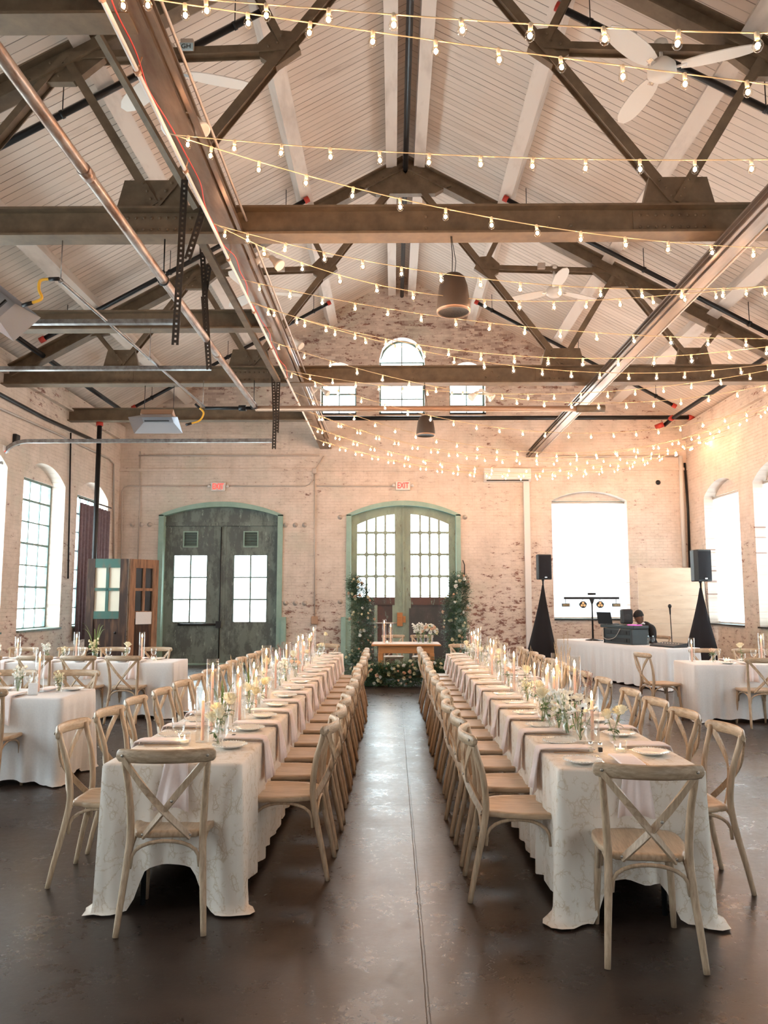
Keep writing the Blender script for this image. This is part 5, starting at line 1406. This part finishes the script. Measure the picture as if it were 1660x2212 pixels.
candle(-.18, 15.62, 2, 'left one of the pair on the head table', .779); candle(-.05, 15.60, 1, 'right one of the pair on the head table', .779); votive(-.12,15.48,'on the head table','' or .779)
def bouquet(label, x, y, z, r_, n, mats, vase_r, vase_h, seed, rr=.045, leafy=30):
    R = random.Random(seed)
    v = thing('flower_arrangement', label, 'flowers', (x, y, z))
    f = MB()
    for i in range(leafy):
        a = R.uniform(0,6.28); e = R.uniform(-.3,1.2); d = Vector((math.cos(a)*math.cos(e), math.sin(a)*math.cos(e), math.sin(e)))
        leaf(f, Vector((0,0,vase_h+.05))+d*r_*.6, d, .10, .035, .2)
    f.build('leaves', m['leaf'], v)
    for i in range(n):
        a = i*2.39996; q = (i+.5)/n; e = PI/2*(1-q)*.95; d = Vector((math.cos(a)*math.cos(e), math.sin(a)*math.cos(e), math.sin(e)*.9))
        b = MB(); k_ = R.choice([0,1,1]); bloom_mesh(b, (0,0,0), rr*R.uniform(.8,1.15), (0,0,0), k_); ob = b.build('bloom', m[R.choice(mats)], v, Vector((0,0,vase_h+.04))+d*r_*R.uniform(.85,1.05))
        ob.rotation_euler = d.to_track_quat('Z','Y').to_euler()
    s = MB()
    for i in range(7): s.tube([(R.uniform(-1,1)*vase_r*.5,R.uniform(-1,1)*vase_r*.5,.012),(R.uniform(-1,1)*vase_r*.6,R.uniform(-1,1)*vase_r*.6,vase_h+.06)], .003, 5)
    s.build('stems', m['stem'], v)
    g = MB(); g.lathe([(.001,0),(vase_r,0),(vase_r,vase_h),(vase_r-.003,vase_h),(vase_r-.003,.01),(.001,.01)], 20); g2 = tag(g.build('cylinder_vase', m['glass']), 'clear vase holding the '+label.split(' in ')[0], 'vase'); g2.location = (x, y, z)
bouquet('large cream and peach bouquet in a clear vase on the head table', .72, 15.60, .779, .17, 40, ['bloom_cream','bloom_peach','bloom_white'], .06, .16, 5)
for i, (dx, n_) in enumerate(((.50,4),(.58,4))): vase_with(dx, 15.66-.06*i, 2, 4, 'beside the bouquet on the head table'+(' at left' if i == 0 else ' at right'), .779, sc=(1.5,1.5,1.6))
def foliage(name_label, seed, path, blooms, parts_leaf, dens):
    """floor-standing arrangement following a path of (centre, radius)"""
    R = random.Random(seed); o = thing('flower_arrangement', name_label, 'flowers', path[0][0])
    base = Vector(path[0][0]); pts = [(Vector(p)-base, r) for p, r in path]
    def pick():
        q = R.random()*(len(pts)-1); i = min(int(q), len(pts)-2); t = q-i
        return pts[i][0].lerp(pts[i+1][0], t), pts[i][1]*(1-t)+pts[i+1][1]*t
    for mt, share in (('leaf', .6), ('leaf_blue', .4)):
        f = MB()
        for i in range(int(dens*share)):
            c, r = pick(); d = Vector((R.gauss(0,1),R.gauss(0,1),R.gauss(.15,.8))).normalized(); rr = r*R.uniform(.25,1.0)**.6
            p = c+Vector((d.x*rr, d.y*rr, d.z*rr*.8)); p.z = max(p.z, .03-base.z)
            dd = (d+Vector((R.uniform(-.6,.6),R.uniform(-.6,.6),R.uniform(-.2,.7)))).normalized()
            # a small sprig of leaflets
            n_ = R.choice([3,5,6]); L = R.uniform(.07,.16)
            for k_ in range(n_):
                b_ = p+dd*L*k_/n_; s_ = dd.cross(Vector((0,0,1))) if abs(dd.z) < .95 else Vector((1,0,0)); s_ = s_.normalized()*(1 if k_ % 2 else -1)
                q = b_
                if q.z+base.z < .02: continue
                leaf(f, q, dd*.5+s_*.8+Vector((0,0,.2)), R.uniform(.03,.06), R.uniform(.014,.024), .3)
        g = f.build('foliage', m[mt], o); g['kind'] = 'stuff'
    for i in range(blooms):
        c, r = pick(); d = Vector((R.gauss(0,.8),-abs(R.gauss(.6,.6)),R.gauss(.35,.7))).normalized()
        p = c+Vector((d.x*r, d.y*r, d.z*r*.8)); p.z = max(p.z, .05-base.z)
        b = MB(); bloom_mesh(b, (0,0,0), R.uniform(.032,.058), (0,0,R.uniform(0,6)), R.choice([0,1,1])); ob = b.build('bloom', m[R.choice(['bloom_cream','bloom_cream','bloom_peach','bloom_white'])], o, p); ob.rotation_euler = d.to_track_quat('Z','Y').to_euler()
    return o
foliage('tall column of greenery and cream roses left of the head table', 51, [((-.62,16.9,.05),.34),((-.66,16.9,.5),.26),((-.62,16.95,.95),.24),((-.70,16.95,1.4),.26),((-.72,17.0,1.75),.24),((-.86,17.0,2.05),.12)], 58, None, 3600)
foliage('tall column of greenery and cream roses right of the head table', 52, [((1.45,16.7,.05),.36),((1.40,16.8,.5),.28),((1.34,16.9,.95),.26),((1.32,16.9,1.4),.28),((1.38,16.9,1.75),.26),((1.42,16.9,2.1),.16)], 58, None, 3600)
foliage('low bank of greenery and cream roses on the floor before the head table', 53, [((-.62,15.25,.12),.24),((-.25,15.15,.22),.27),((.15,15.12,.20),.27),((.55,15.15,.26),.29),((.95,15.2,.24),.27),((1.3,15.4,.28),.30)], 98, None, 4600)
foliage('small clump of greenery and pale roses on the floor at the left jamb', 54, [((-1.0,17.1,.1),.25),((-.9,17.0,.35),.22)], 12, None, 420)
# ---------------------------------------------------------------- music corner
C0 = Vector((4.89,14.3,0)); E1 = Vector((-.335,.942,0)); E2 = Vector((.942,.335,0)); DA = math.atan2(E1.y, E1.x)
def D(s, t, z=0): return C0+E1*s+E2*t+Vector((0,0,z))
ctr = D(1.85,.38)
cl = cloth('plain white floor-length cloth on the long music table', -1.85, 1.85, -.38, .38, z=.762, seed=31, hem=.03, hem_ends=.03, flare=.02, fold=.022, pool=.0, loc=ctr, rz=DA)
folding_table('banquet table hidden under the cloth of the music table', ctr.x, ctr.y, 3.66, .74, DA)
ZD = .766
def dthing(name, label, cat, s, t, z=ZD, rz=0): return thing(name, label, cat, D(s, t, z), DA+rz)
def case(label, s, L, mat, z0=0, H=.30, nn=2):
    o = dthing('equipment_case', label, 'equipment case', s, .30, ZD+.001+z0)
    b = MB(); b.rbox((0,0,H/2),(L,.40,H),.012); b.build('case_body', m[mat], o)
    for k_ in range(nn):
        z = H*(k_+.5)/nn
        b = MB(); b.rbox((0,.202,z),(L*.86,.010,H/nn*.62),.004); b.build('side_panel', m['dark_plastic'], o)
        for x in (-L*.28, L*.28):
            b = MB(); b.rbox((x,.212,z),(.10,.016,.06),.006); b.build('latch', m['black_plastic'], o)
    for x in (-L/2, L/2):
        b = MB(); b.box(x-.012,.185,0,x+.012,.212,H); b.build('edge_guard', m['dark_plastic'], o)
    return o
case('two-tier equipment case with grey-green front on the music table', 1.55, .90, 'case_grey', 0, .30)
o = dthing('keyboard_controller', 'long flat dark controller lying on the equipment cases', 'controller', 1.62, .30, ZD+.305)
b = MB(); b.rbox((0,0,.03),(1.10,.36,.06),.01); b.build('controller_body', m['case_grey'], o)
for k_ in range(9):
    b = MB(); b.rbox((-.40+k_*.09,.02,.066),(.05,.10,.012),.004); b.build('pad', m['dark_plastic'], o)
b = MB(); b.rbox((-.35,.0,.070),(.26,.16,.010),.004); b.build('lit_display', m['led_pink'], o)
o = dthing('laptop', 'open dark laptop standing on the controller', 'laptop', 2.12, .30, ZD+.368, .35)
b = MB(); b.rbox((0,0,.008),(.34,.24,.016),.006); b.build('laptop_base', m['dark_plastic'], o)
b = MB(); R_ = Matrix.Translation((0,.12,.016)) @ Matrix.Rotation(-.25,4,'X'); b.box(-.17,-.006,0,.17,.006,.24,R_); sc_ = b.build('laptop_lid', m['black_plastic'], o)
o = thing('studio_monitor', 'small black speaker standing behind the laptop on the music table', 'speaker', D(1.80,.50,ZD+.38), 0)
b = MB(); b.rbox((0,0,.15),(.22,.20,.30),.04,5); b.build('cabinet', m['black_plastic'], o); b = MB(); b.lathe([(.001,0),(.07,.004),(.085,-.004)], 18, (0,0,0), Matrix.Translation((0,-.103,.12)) @ Matrix.Rotation(PI/2,4,'X')); b.build('speaker_cone', m['dark_plastic'], o)
o = dthing('mixer', 'low dark mixing deck near the right end of the music table', 'mixer', .42, .40)
b = MB(); b.poly([(-.33,-.16,0),(-.33,.16,0),(-.33,.16,.03),(-.33,-.16,.075)], (.66,0,0)); b.build('mixer_body', m['dark_plastic'], o)
for k_ in range(8):
    b = MB(); b.lathe([(.012,.0),(.010,.02),(.001,.021)], 8, (-.26+k_*.075,-.02,.052)); b.build('knob', m['conduit'], o)
for i, (s, t) in enumerate(((.86,.30),(.80,.36))):
    o = dthing('water_bottle', 'small clear water bottle on the music table, %s' % ('nearer the case' if i == 0 else 'nearer the mixer'), 'bottle', s, t)
    b = MB(); b.lathe([(.001,0),(.028,0),(.03,.02),(.03,.12),(.012,.16),(.012,.175)], 12); b.build('bottle_body', m['glass'], o); b = MB(); b.lathe([(.014,.165),(.014,.185),(.001,.186)], 10); b.build('cap', m['label_blue'], o)
def cable(label, pts, r=.006, mat='conduit'):
    Q = []; P = [Vector(p) for p in pts]
    for i in range(len(P)-1):
        p0, p1, p2, p3 = P[max(i-1,0)], P[i], P[i+1], P[min(i+2,len(P)-1)]
        for k_ in range(6):
            t = k_/6; Q.append(.5*((2*p1)+(p2-p0)*t+(2*p0-5*p1+4*p2-p3)*t*t+(3*p1-p0-3*p2+p3)*t**3))
    Q.append(P[-1]); b = MB(); b.tube(Q, r, 6); return tag(b.build('cable', m[mat]), label, 'cable')
cable('pale cable looping down the front of the grey equipment case', [D(2.05,.2,ZD+.37), D(2.04,.06,ZD+.2), D(1.9,.06,ZD+.08), D(1.6,.06,ZD+.12), D(1.45,.09,ZD+.30)])
cable('black cable coiled on the music table by the light stand', [D(2.75,.3,ZD+.01), D(2.60,.25,ZD+.015), D(2.55,.35,ZD+.012), D(2.68,.42,ZD+.012), D(2.5,.4,ZD+.012)], .01, 'black_iron')
# light bar on a stand
px_ = lambda x, y: at(x, y, Y=D(2.86,.40).y)
o = thing('light_stand', 'black T-bar light stand with four small stage lights on the music table', 'light stand', D(2.86,.40,ZD+.001))
O = o.location
zb_ = px_(1278,1292).z-O.z; xl, xr = px_(1219,1292).x-O.x, px_(1338,1292).x-O.x
b = MB(); b.tube([(0,0,.02),(0,0,zb_)], [.022,.016], 10); b.build('pole', m['black_iron'], o)
b = MB(); b.lathe([(.16,0),(.16,.012),(.03,.03),(.02,.06)], 20); b.build('stand_base', m['black_iron'], o)
b = MB(); b.bar((xl,0,zb_),(xr,0,zb_),.05,.05); b.build('crossbar', m['black_iron'], o)
b = MB(); b.poly([(-.06,-.02,zb_),(.06,-.02,zb_),(.02,-.02,zb_-.12),(-.02,-.02,zb_-.12)], (0,.04,0)); b.build('bar_bracket', m['black_iron'], o)
b = MB(); b.rbox((0,0,px_(1278,1283).z-O.z),(.17,.07,.05),.01); b.build('sensor_box', m['black_plastic'], o)
for x in (1260,1297):
    p = px_(x,1306)-O; q = MB(); q.lathe([(.06,.10),(.075,.0),(.078,-.02),(.068,-.022),(.001,-.018)], 20, (0,0,0), Matrix.Translation(p) @ Matrix.Rotation(-PI/2,4,'X') @ Matrix.Rotation(PI,4,'X') @ Matrix.Rotation(PI,4,'Y') if False else Matrix.Translation(p) @ Matrix.Rotation(-PI/2,4,'X')); h_ = q.build('par_light', m['black_plastic'], o)
    for a in (PI/2, PI*7/6, PI*11/6):
        l_ = MB(); l_.lathe([(.026,0),(.024,.006),(.001,.008)], 12, (0,0,0), Matrix.Translation(p+Vector((.034*math.cos(a),-.022,.034*math.sin(a)))) @ Matrix.Rotation(PI/2,4,'X')); l_.build('lens', m['led_warm'], h_)
    q = MB(); q.tube([p+Vector((-.085,0,0)), p+Vector((-.085,0,.10)), p+Vector((.085,0,.10)), p+Vector((.085,0,0))], .006, 5); q.tube([p+Vector((0,0,.10)), (p.x,0,zb_)], .008, 5); q.build('light_yoke', m['black_iron'], o)
for x in (1223,1332):
    p = px_(x,1307)-O; q = MB(); q.rbox(p,(.17,.07,.075),.01); h_ = q.build('wash_light', m['black_plastic'], o)
    for k_ in range(5):
        l_ = MB(); l_.rbox(p+Vector((-.062+k_*.031,-.038,0)),(.020,.006,.045),.002); l_.build('lens', m['bronze'], h_)
    q = MB(); q.tube([p+Vector((0,0,.03)), (p.x,0,zb_)], .008, 5); q.build('light_yoke', m['black_iron'], o)
# loudspeakers and draped stands
def loudspeaker(label, px0, px1, pt, pb, Y, rz):
    a, b_ = at(px0, pt, Y=Y), at(px1, pb, Y=Y); w, h = (b_.x-a.x), a.z-b_.z
    o = thing('loudspeaker', label, 'speaker', ((a.x+b_.x)/2, Y, b_.z), rz); w *= .93; d = w*.85
    b = MB(); b.poly([(-w/2,-d/2,0),(w/2,-d/2,0),(w*.5,-d*.1,0),(w*.32,d/2,0),(-w*.32,d/2,0),(-w*.5,-d*.1,0)], (0,0,h)); q = b.build('cabinet', m['dark_plastic'], o)
    md = q.modifiers.new('b','BEVEL'); md.width = .018; md.segments = 2
    b = MB(); rs = []
    for x in lin(-w*.45, w*.45, 9): 
        y = -d/2-.004-.018*(1-(x/(w*.45))**2); rs.append([(x,y,h*.05),(x,y,h*.95),(x,-d/2+.004,h*.95),(x,-d/2+.004,h*.05)])
    b.rings(rs, True, True, None, False); b.build('grill', m['black_cloth'], o)
    b = MB(); b.rbox((0,-d/2-.026,h*.085),(w*.17,.006,h*.04),.002); b.build('badge', m['chrome'], o)
    b = MB(); b.tube([(0,0,-.03),(0,0,.0)], .03, 10); b.build('pole_socket', m['dark_plastic'], o)
    return o
def stand(label, x, Y, ztop, spread, lean=0):
    o = thing('speaker_stand', label, 'speaker stand', (x, Y, 0))
    b = MB(); b.tube([(0,0,.3),(0,0,ztop)], .018, 8); b.build('pole', m['black_iron'], o)
    for k_ in range(3):
        a = -PI/2+.5+k_*2*PI/3; b = MB(); b.tube([(0,0,.75),(spread*.95*math.cos(a),spread*.95*math.sin(a),.012)], .012, 6); b.build('leg', m['black_iron'], o)
    # stretched three-sided fabric skirt
    c = MB(); rs = []
    for q in lin(0, 1, 9):
        z = ztop-.10-(ztop-.12)*q; r = .025+(spread*1.05-.025)*q**1.15; row = []
        for k_ in range(24):
            a = -PI/2+.5+2*PI*k_/24; f = (abs(((a+PI/2-.5) % (2*PI/3))/(2*PI/3)-.5)*2)**1.5; row.append((r*(.55+.45*f)*math.cos(a), r*(.55+.45*f)*math.sin(a), z))
        rs.append(row)
    c.rings(rs, True, False, None, True); c.build('fabric_skirt', m['black_cloth'], o)
    return o
l1 = loudspeaker('black loudspeaker left of the shaded end window', 1156,1190,1198,1252,18.3, .25)
stand('black draped stand under the left loudspeaker', l1.location.x, 18.3, l1.location.z-.03, .50)
l2 = loudspeaker('larger-looking black loudspeaker near the right corner window', 1491,1534,1188,1256,15.9, .35)
stand('black draped stand under the right loudspeaker', l2.location.x, 15.9, l2.location.z-.03, .52)
cable('thin black cable hanging from the right loudspeaker', [l2.location+Vector((.1,.05,.0)), l2.location+Vector((.14,.05,-.5)), l2.location+Vector((.22,.05,-1.2)), l2.location+Vector((.35,.1,-1.97))], .006, 'black_iron')
# microphone on a stand
p = at(1448,1310,Y=16.0); o = thing('microphone_stand', 'slim black microphone stand behind the right end of the music table', 'microphone stand', (p.x, 16.0, 0))
b = MB(); b.tube([(.03,0,.02),(0,0,p.z-.12)], .009, 8); b.build('pole', m['black_iron'], o)
b = MB(); b.lathe([(.13,0),(.13,.015),(.02,.03)], 20); b.build('stand_base', m['black_iron'], o)
b = MB(); b.tube([(0,0,p.z-.16),(-.01,-.02,p.z-.03)], [.012,.02], 10); b.ball((-.012,-.024,p.z+.005), .036, 12, 8, (1,1,1.2)); b.build('microphone', m['black_plastic'], o)
# pale timber panel leaning by the wall
a, b_ = at(1377,1226,Y=18.6), at(1520,1226,Y=18.6); o = thing('timber_panel', 'pale timber board panel standing before the end wall at right', 'panel', (a.x, 18.6, 0))
W = b_.x-a.x; H = a.z; n_ = 7
for k_ in range(n_):
    b = MB(); z0_ = .10+(H-.10)*k_/n_; b.box(.04,-.012,z0_,W-.04,.012,z0_+(H-.10)/n_-.006); b.build('board', m['ply'], o)
for x in (0, W-.06):
    b = MB(); b.box(x,-.03,0,x+.06,.0,H); b.build('upright', m['ply'], o)
b = MB(); b.box(.2,-.2,0,.28,.25,.05); b.build('foot', m['ply'], o); b = MB(); b.box(W-.3,-.2,0,W-.22,.25,.05); b.build('foot', m['ply'], o)

# ---------------------------------------------------------------- seated man behind the music table
def skin_mesh(verts, edges, radii, sub=2):
    me = bpy.data.meshes.new('b'); me.from_pydata(verts, edges, []); ob = bpy.data.objects.new('b', me); C.objects.link(ob)
    md = ob.modifiers.new('s','SKIN'); md.use_smooth_shade = True
    sk = me.skin_vertices[0] if me.skin_vertices else None
    for i, r in enumerate(radii): me.skin_vertices[0].data[i].radius = (r if isinstance(r, tuple) else (r, r)); me.skin_vertices[0].data[i].use_root = (i == 0)
    ss = ob.modifiers.new('u','SUBSURF'); ss.levels = sub; ss.render_levels = sub
    bpy.context.view_layer.update(); dg = bpy.context.evaluated_depsgraph_get()
    out = bpy.data.meshes.new_from_object(ob.evaluated_get(dg)); bpy.data.objects.remove(ob)
    for p_ in out.polygons: p_.use_smooth = True
    return out
def add_mesh(name, me, mat, parent): me.materials.clear(); me.materials.append(m[mat]); return link(name, me, parent)
man = D(1.78, 1.08); fa = math.atan2(-E2.y, -E2.x)-PI/2+.25
pr = thing('person', 'man in a black suit sitting behind the music table, head bent down', 'person', man, fa)
# local frame: +y is where he looks, hips at .47
def V3(*a): return Vector(a)
hip = V3(0,0,.50); ch = V3(0,.16,.86); nk = V3(0,.235,1.02); hd = V3(0,.325,1.135)
vs = [hip, V3(0,.06,.66), ch, V3(0,.20,.98), V3(0,.255,1.05)]; ed = [(0,1),(1,2),(2,3),(3,4)]; rd = [(.16,.13),(.15,.12),(.18,.12),(.10,.08),(.055,.055)]
for s in (-1, 1):
    i = len(vs); vs += [V3(s*.17,.17,.94), V3(s*.235,.24,.74), V3(s*.18,.44,.76), V3(s*.14,.52,.80)]; ed += [(3,i),(i,i+1),(i+1,i+2),(i+2,i+3)]; rd += [.07,.052,.042,.026]
    i = len(vs); vs += [V3(s*.10,.05,.50), V3(s*.14,.44,.50), V3(s*.14,.46,.12), V3(s*.15,.56,.05)]; ed += [(0,i),(i,i+1),(i+1,i+2),(i+2,i+3)]; rd += [.10,.075,.05,.045]
add_mesh('body', skin_mesh([tuple(v) for v in vs], ed, [r if isinstance(r, tuple) else (r, r) for r in rd]), 'suit', pr)
HM = Matrix.Translation(hd) @ Matrix.Rotation(-.60, 4, 'X')
h = MB(); rs = []
for z, rx, ry, oy in ((-.115,.030,.032,.030),(-.100,.045,.050,.022),(-.07,.058,.075,.012),(-.03,.068,.090,.004),(.01,.073,.096,0),(.05,.074,.096,-.004),(.085,.064,.082,-.008),(.11,.040,.052,-.010),(.12,.012,.016,-.010)):
    rs.append([HM @ Vector((rx*math.cos(a), oy+ry*math.sin(a), z)) for a in [2*PI*k_/20 for k_ in range(20)]])
h.rings(rs); 
h.sweep([HM @ Vector((0,.092,.03)), HM @ Vector((0,.112,-.015)), HM @ Vector((0,.090,-.028))], [(-.010,-.008),(.010,-.008),(.0,.010)], scales=[.6,1.3,.9])
for s in (-1, 1):
    h.ball(HM @ Vector((s*.075,.0,-.005)), .022, 8, 6, (.4,1,1.3)); h.ball(HM @ Vector((s*.028,.086,.018)), .010, 6, 4, (1.3,.6,.7))
h.ball(HM @ Vector((0,.088,-.055)), .022, 8, 5, (1,.5,.35)); h.tube([V3(0,.21,.99), V3(0,.30,1.06)], [.055,.052], 12)
hd_o = h.build('head', m['skin'], pr)
h = MB(); rs = []
for z, rx, ry, oy in ((.0,.076,.070,-.030),(.03,.079,.090,-.014),(.06,.079,.100,-.006),(.09,.069,.088,-.008),(.118,.042,.056,-.010),(.128,.012,.016,-.010)):
    rs.append([HM @ Vector((rx*math.cos(a), oy+ry*math.sin(a), z)) for a in [2*PI*k_/20 for k_ in range(20)]])
h.rings(rs); h.build('hair', m['hair'], hd_o)
h = MB(); h.poly([V3(-.055,.315,.985),V3(.055,.315,.985),V3(.015,.345,.84),V3(-.015,.345,.84)], (0,-.03,0)); h.build('shirt_front', m['shirt'], pr)
h = MB(); h.tube([V3(-.062,.22,1.0), V3(-.05,.29,1.03), V3(0,.315,1.0), V3(.05,.29,1.03), V3(.062,.22,1.0)], .014, 7); h.build('collar', m['shirt'], pr)
for s in (-1, 1):
    b0 = V3(s*.14,.52,.80); f = V3(-s*.10,.98,-.10).normalized(); sd = V3(1,0,0)
    hv, he, hr = [tuple(b0), tuple(b0+f*.045), tuple(b0+f*.085)], [(0,1),(1,2)], [(.022,.016),(.034,.016),(.036,.013)]
    for k_, (ox, L) in enumerate(((-.028,.062),(-.010,.072),(.010,.068),(.028,.052))):
        i = len(hv); a = b0+f*.085+sd*ox; hv += [tuple(a+f*.012), tuple(a+f*L*.5+V3(0,0,.004)), tuple(a+f*L+V3(0,0,-.018))]; he += [(2,i),(i,i+1),(i+1,i+2)]; hr += [(.009,.009),(.0085,.0085),(.007,.007)]
    i = len(hv); hv += [tuple(b0+f*.04-sd*s*.036), tuple(b0+f*.075-sd*s*.050+V3(0,0,-.01))]; he += [(1,i),(i,i+1)]; hr += [(.010,.010),(.008,.008)]
    add_mesh('hand', skin_mesh(hv, he, hr, 1), 'skin', pr)
pr.scale = (1.13,)*3
chair(man.x+.02, man.y-.0, fa, 'cross-back chair the man in the suit sits on')

# ---------------------------------------------------------------- folding screen of old doors in the left corner
o = thing('door_screen', 'old brown and green panelled door used as a screen in the left corner', 'folding screen', (at(187,1300,Y=16.4).x, 16.4, 0), .06)
W = at(272,1300,Y=16.6).x-at(187,1300,Y=16.6).x; H = at(230,1208,Y=16.6).z
def leafdoor(parent, ox, w, mstile, mrail, back, cols=2, Mx=Matrix.Identity(4), zlo=.46):
    st = .13*w/.85+.03; z0_ = H*.56; z1_ = H*.925
    for x in (0, w-st): b = MB(); b.box(x,-.025,0,x+st,.025,H,Mx); b.build('stile', m[mstile], parent)
    for za, zb2 in ((z1_,H),(z0_-.16,z0_),(0,.22)): b = MB(); b.box(st,-.022,za,w-st,.022,zb2,Mx); b.build('rail', m[mrail], parent)
    b = MB(); b.box(st,-.008,.22,w-st,.008,z0_-.16,Mx); b.build('lower_panel', m['old_wood'], parent)
    b = MB(); b.box(w/2-.03,-.018,z0_,w/2+.03,.018,z1_,Mx); b.build('glazing_bar', m[mrail], parent)
    zm = (z0_+z1_)/2; b = MB(); b.box(st,-.018,zm-.03,w-st,.018,zm+.03,Mx); b.build('glazing_bar', m[mrail], parent)
    b = MB(); b.box(st,.012,z0_,w-st,.016,z1_,Mx); b.build('panel_backing', m[back], parent)
leafdoor(o, 0, W, 'old_wood', 'green_wood', 'cream_card')
b = MB(); b.tube([(W-.2,-.025,.95),(W-.2,-.07,.95)], .012, 8); b.ball((W-.2,-.085,.95), .028, 10, 7); b.build('door_knob', m['black_iron'], o)
w2 = .72; o2 = thing('door_screen', 'second old door panel of bare peeling wood, angled behind the first', 'folding screen', (o.location.x+W+.03, 16.46, 0), .95)
leafdoor(o2, 0, w2, 'bare_wood', 'bare_wood', 'black_iron')
b = MB(); b.rbox((w2/2,-.035,H*.50),(.40,.01,.26),.004); tag(b.build('paper_notice', m['cloth']), 'white paper notice pinned on the bare wood door panel', 'notice'); q = bpy.context.scene.objects['paper_notice']; q.location = o2.location; q.rotation_euler = o2.rotation_euler
# ---------------------------------------------------------------- world, camera, view
sc = bpy.context.scene
w = bpy.data.worlds.new('world'); sc.world = w; w.use_nodes = True
bg = w.node_tree.nodes['Background']; bg.inputs[0].default_value = (.86,.95,1,1); bg.inputs[1].default_value = WORLD_STRENGTH
cd = bpy.data.cameras.new('camera'); cam = bpy.data.objects.new('camera', cd); C.objects.link(cam)
cam.location = (0, 0, CAMH); cam.rotation_euler = (PI/2+PITCH, 0, YAW)
cd.sensor_fit = 'VERTICAL'; cd.sensor_height = 36; cd.lens = 36*F/2212; cd.clip_start = .05; cd.clip_end = 200
sc.camera = cam
sc.view_settings.view_transform = 'Standard'; sc.view_settings.look = 'None'; sc.view_settings.gamma = 1
sc.view_settings.use_curve_mapping = False; sc.view_settings.exposure = EXPOSURE
sc.cycles.max_bounces = 10; sc.cycles.diffuse_bounces = 5; sc.cycles.transparent_max_bounces = 24
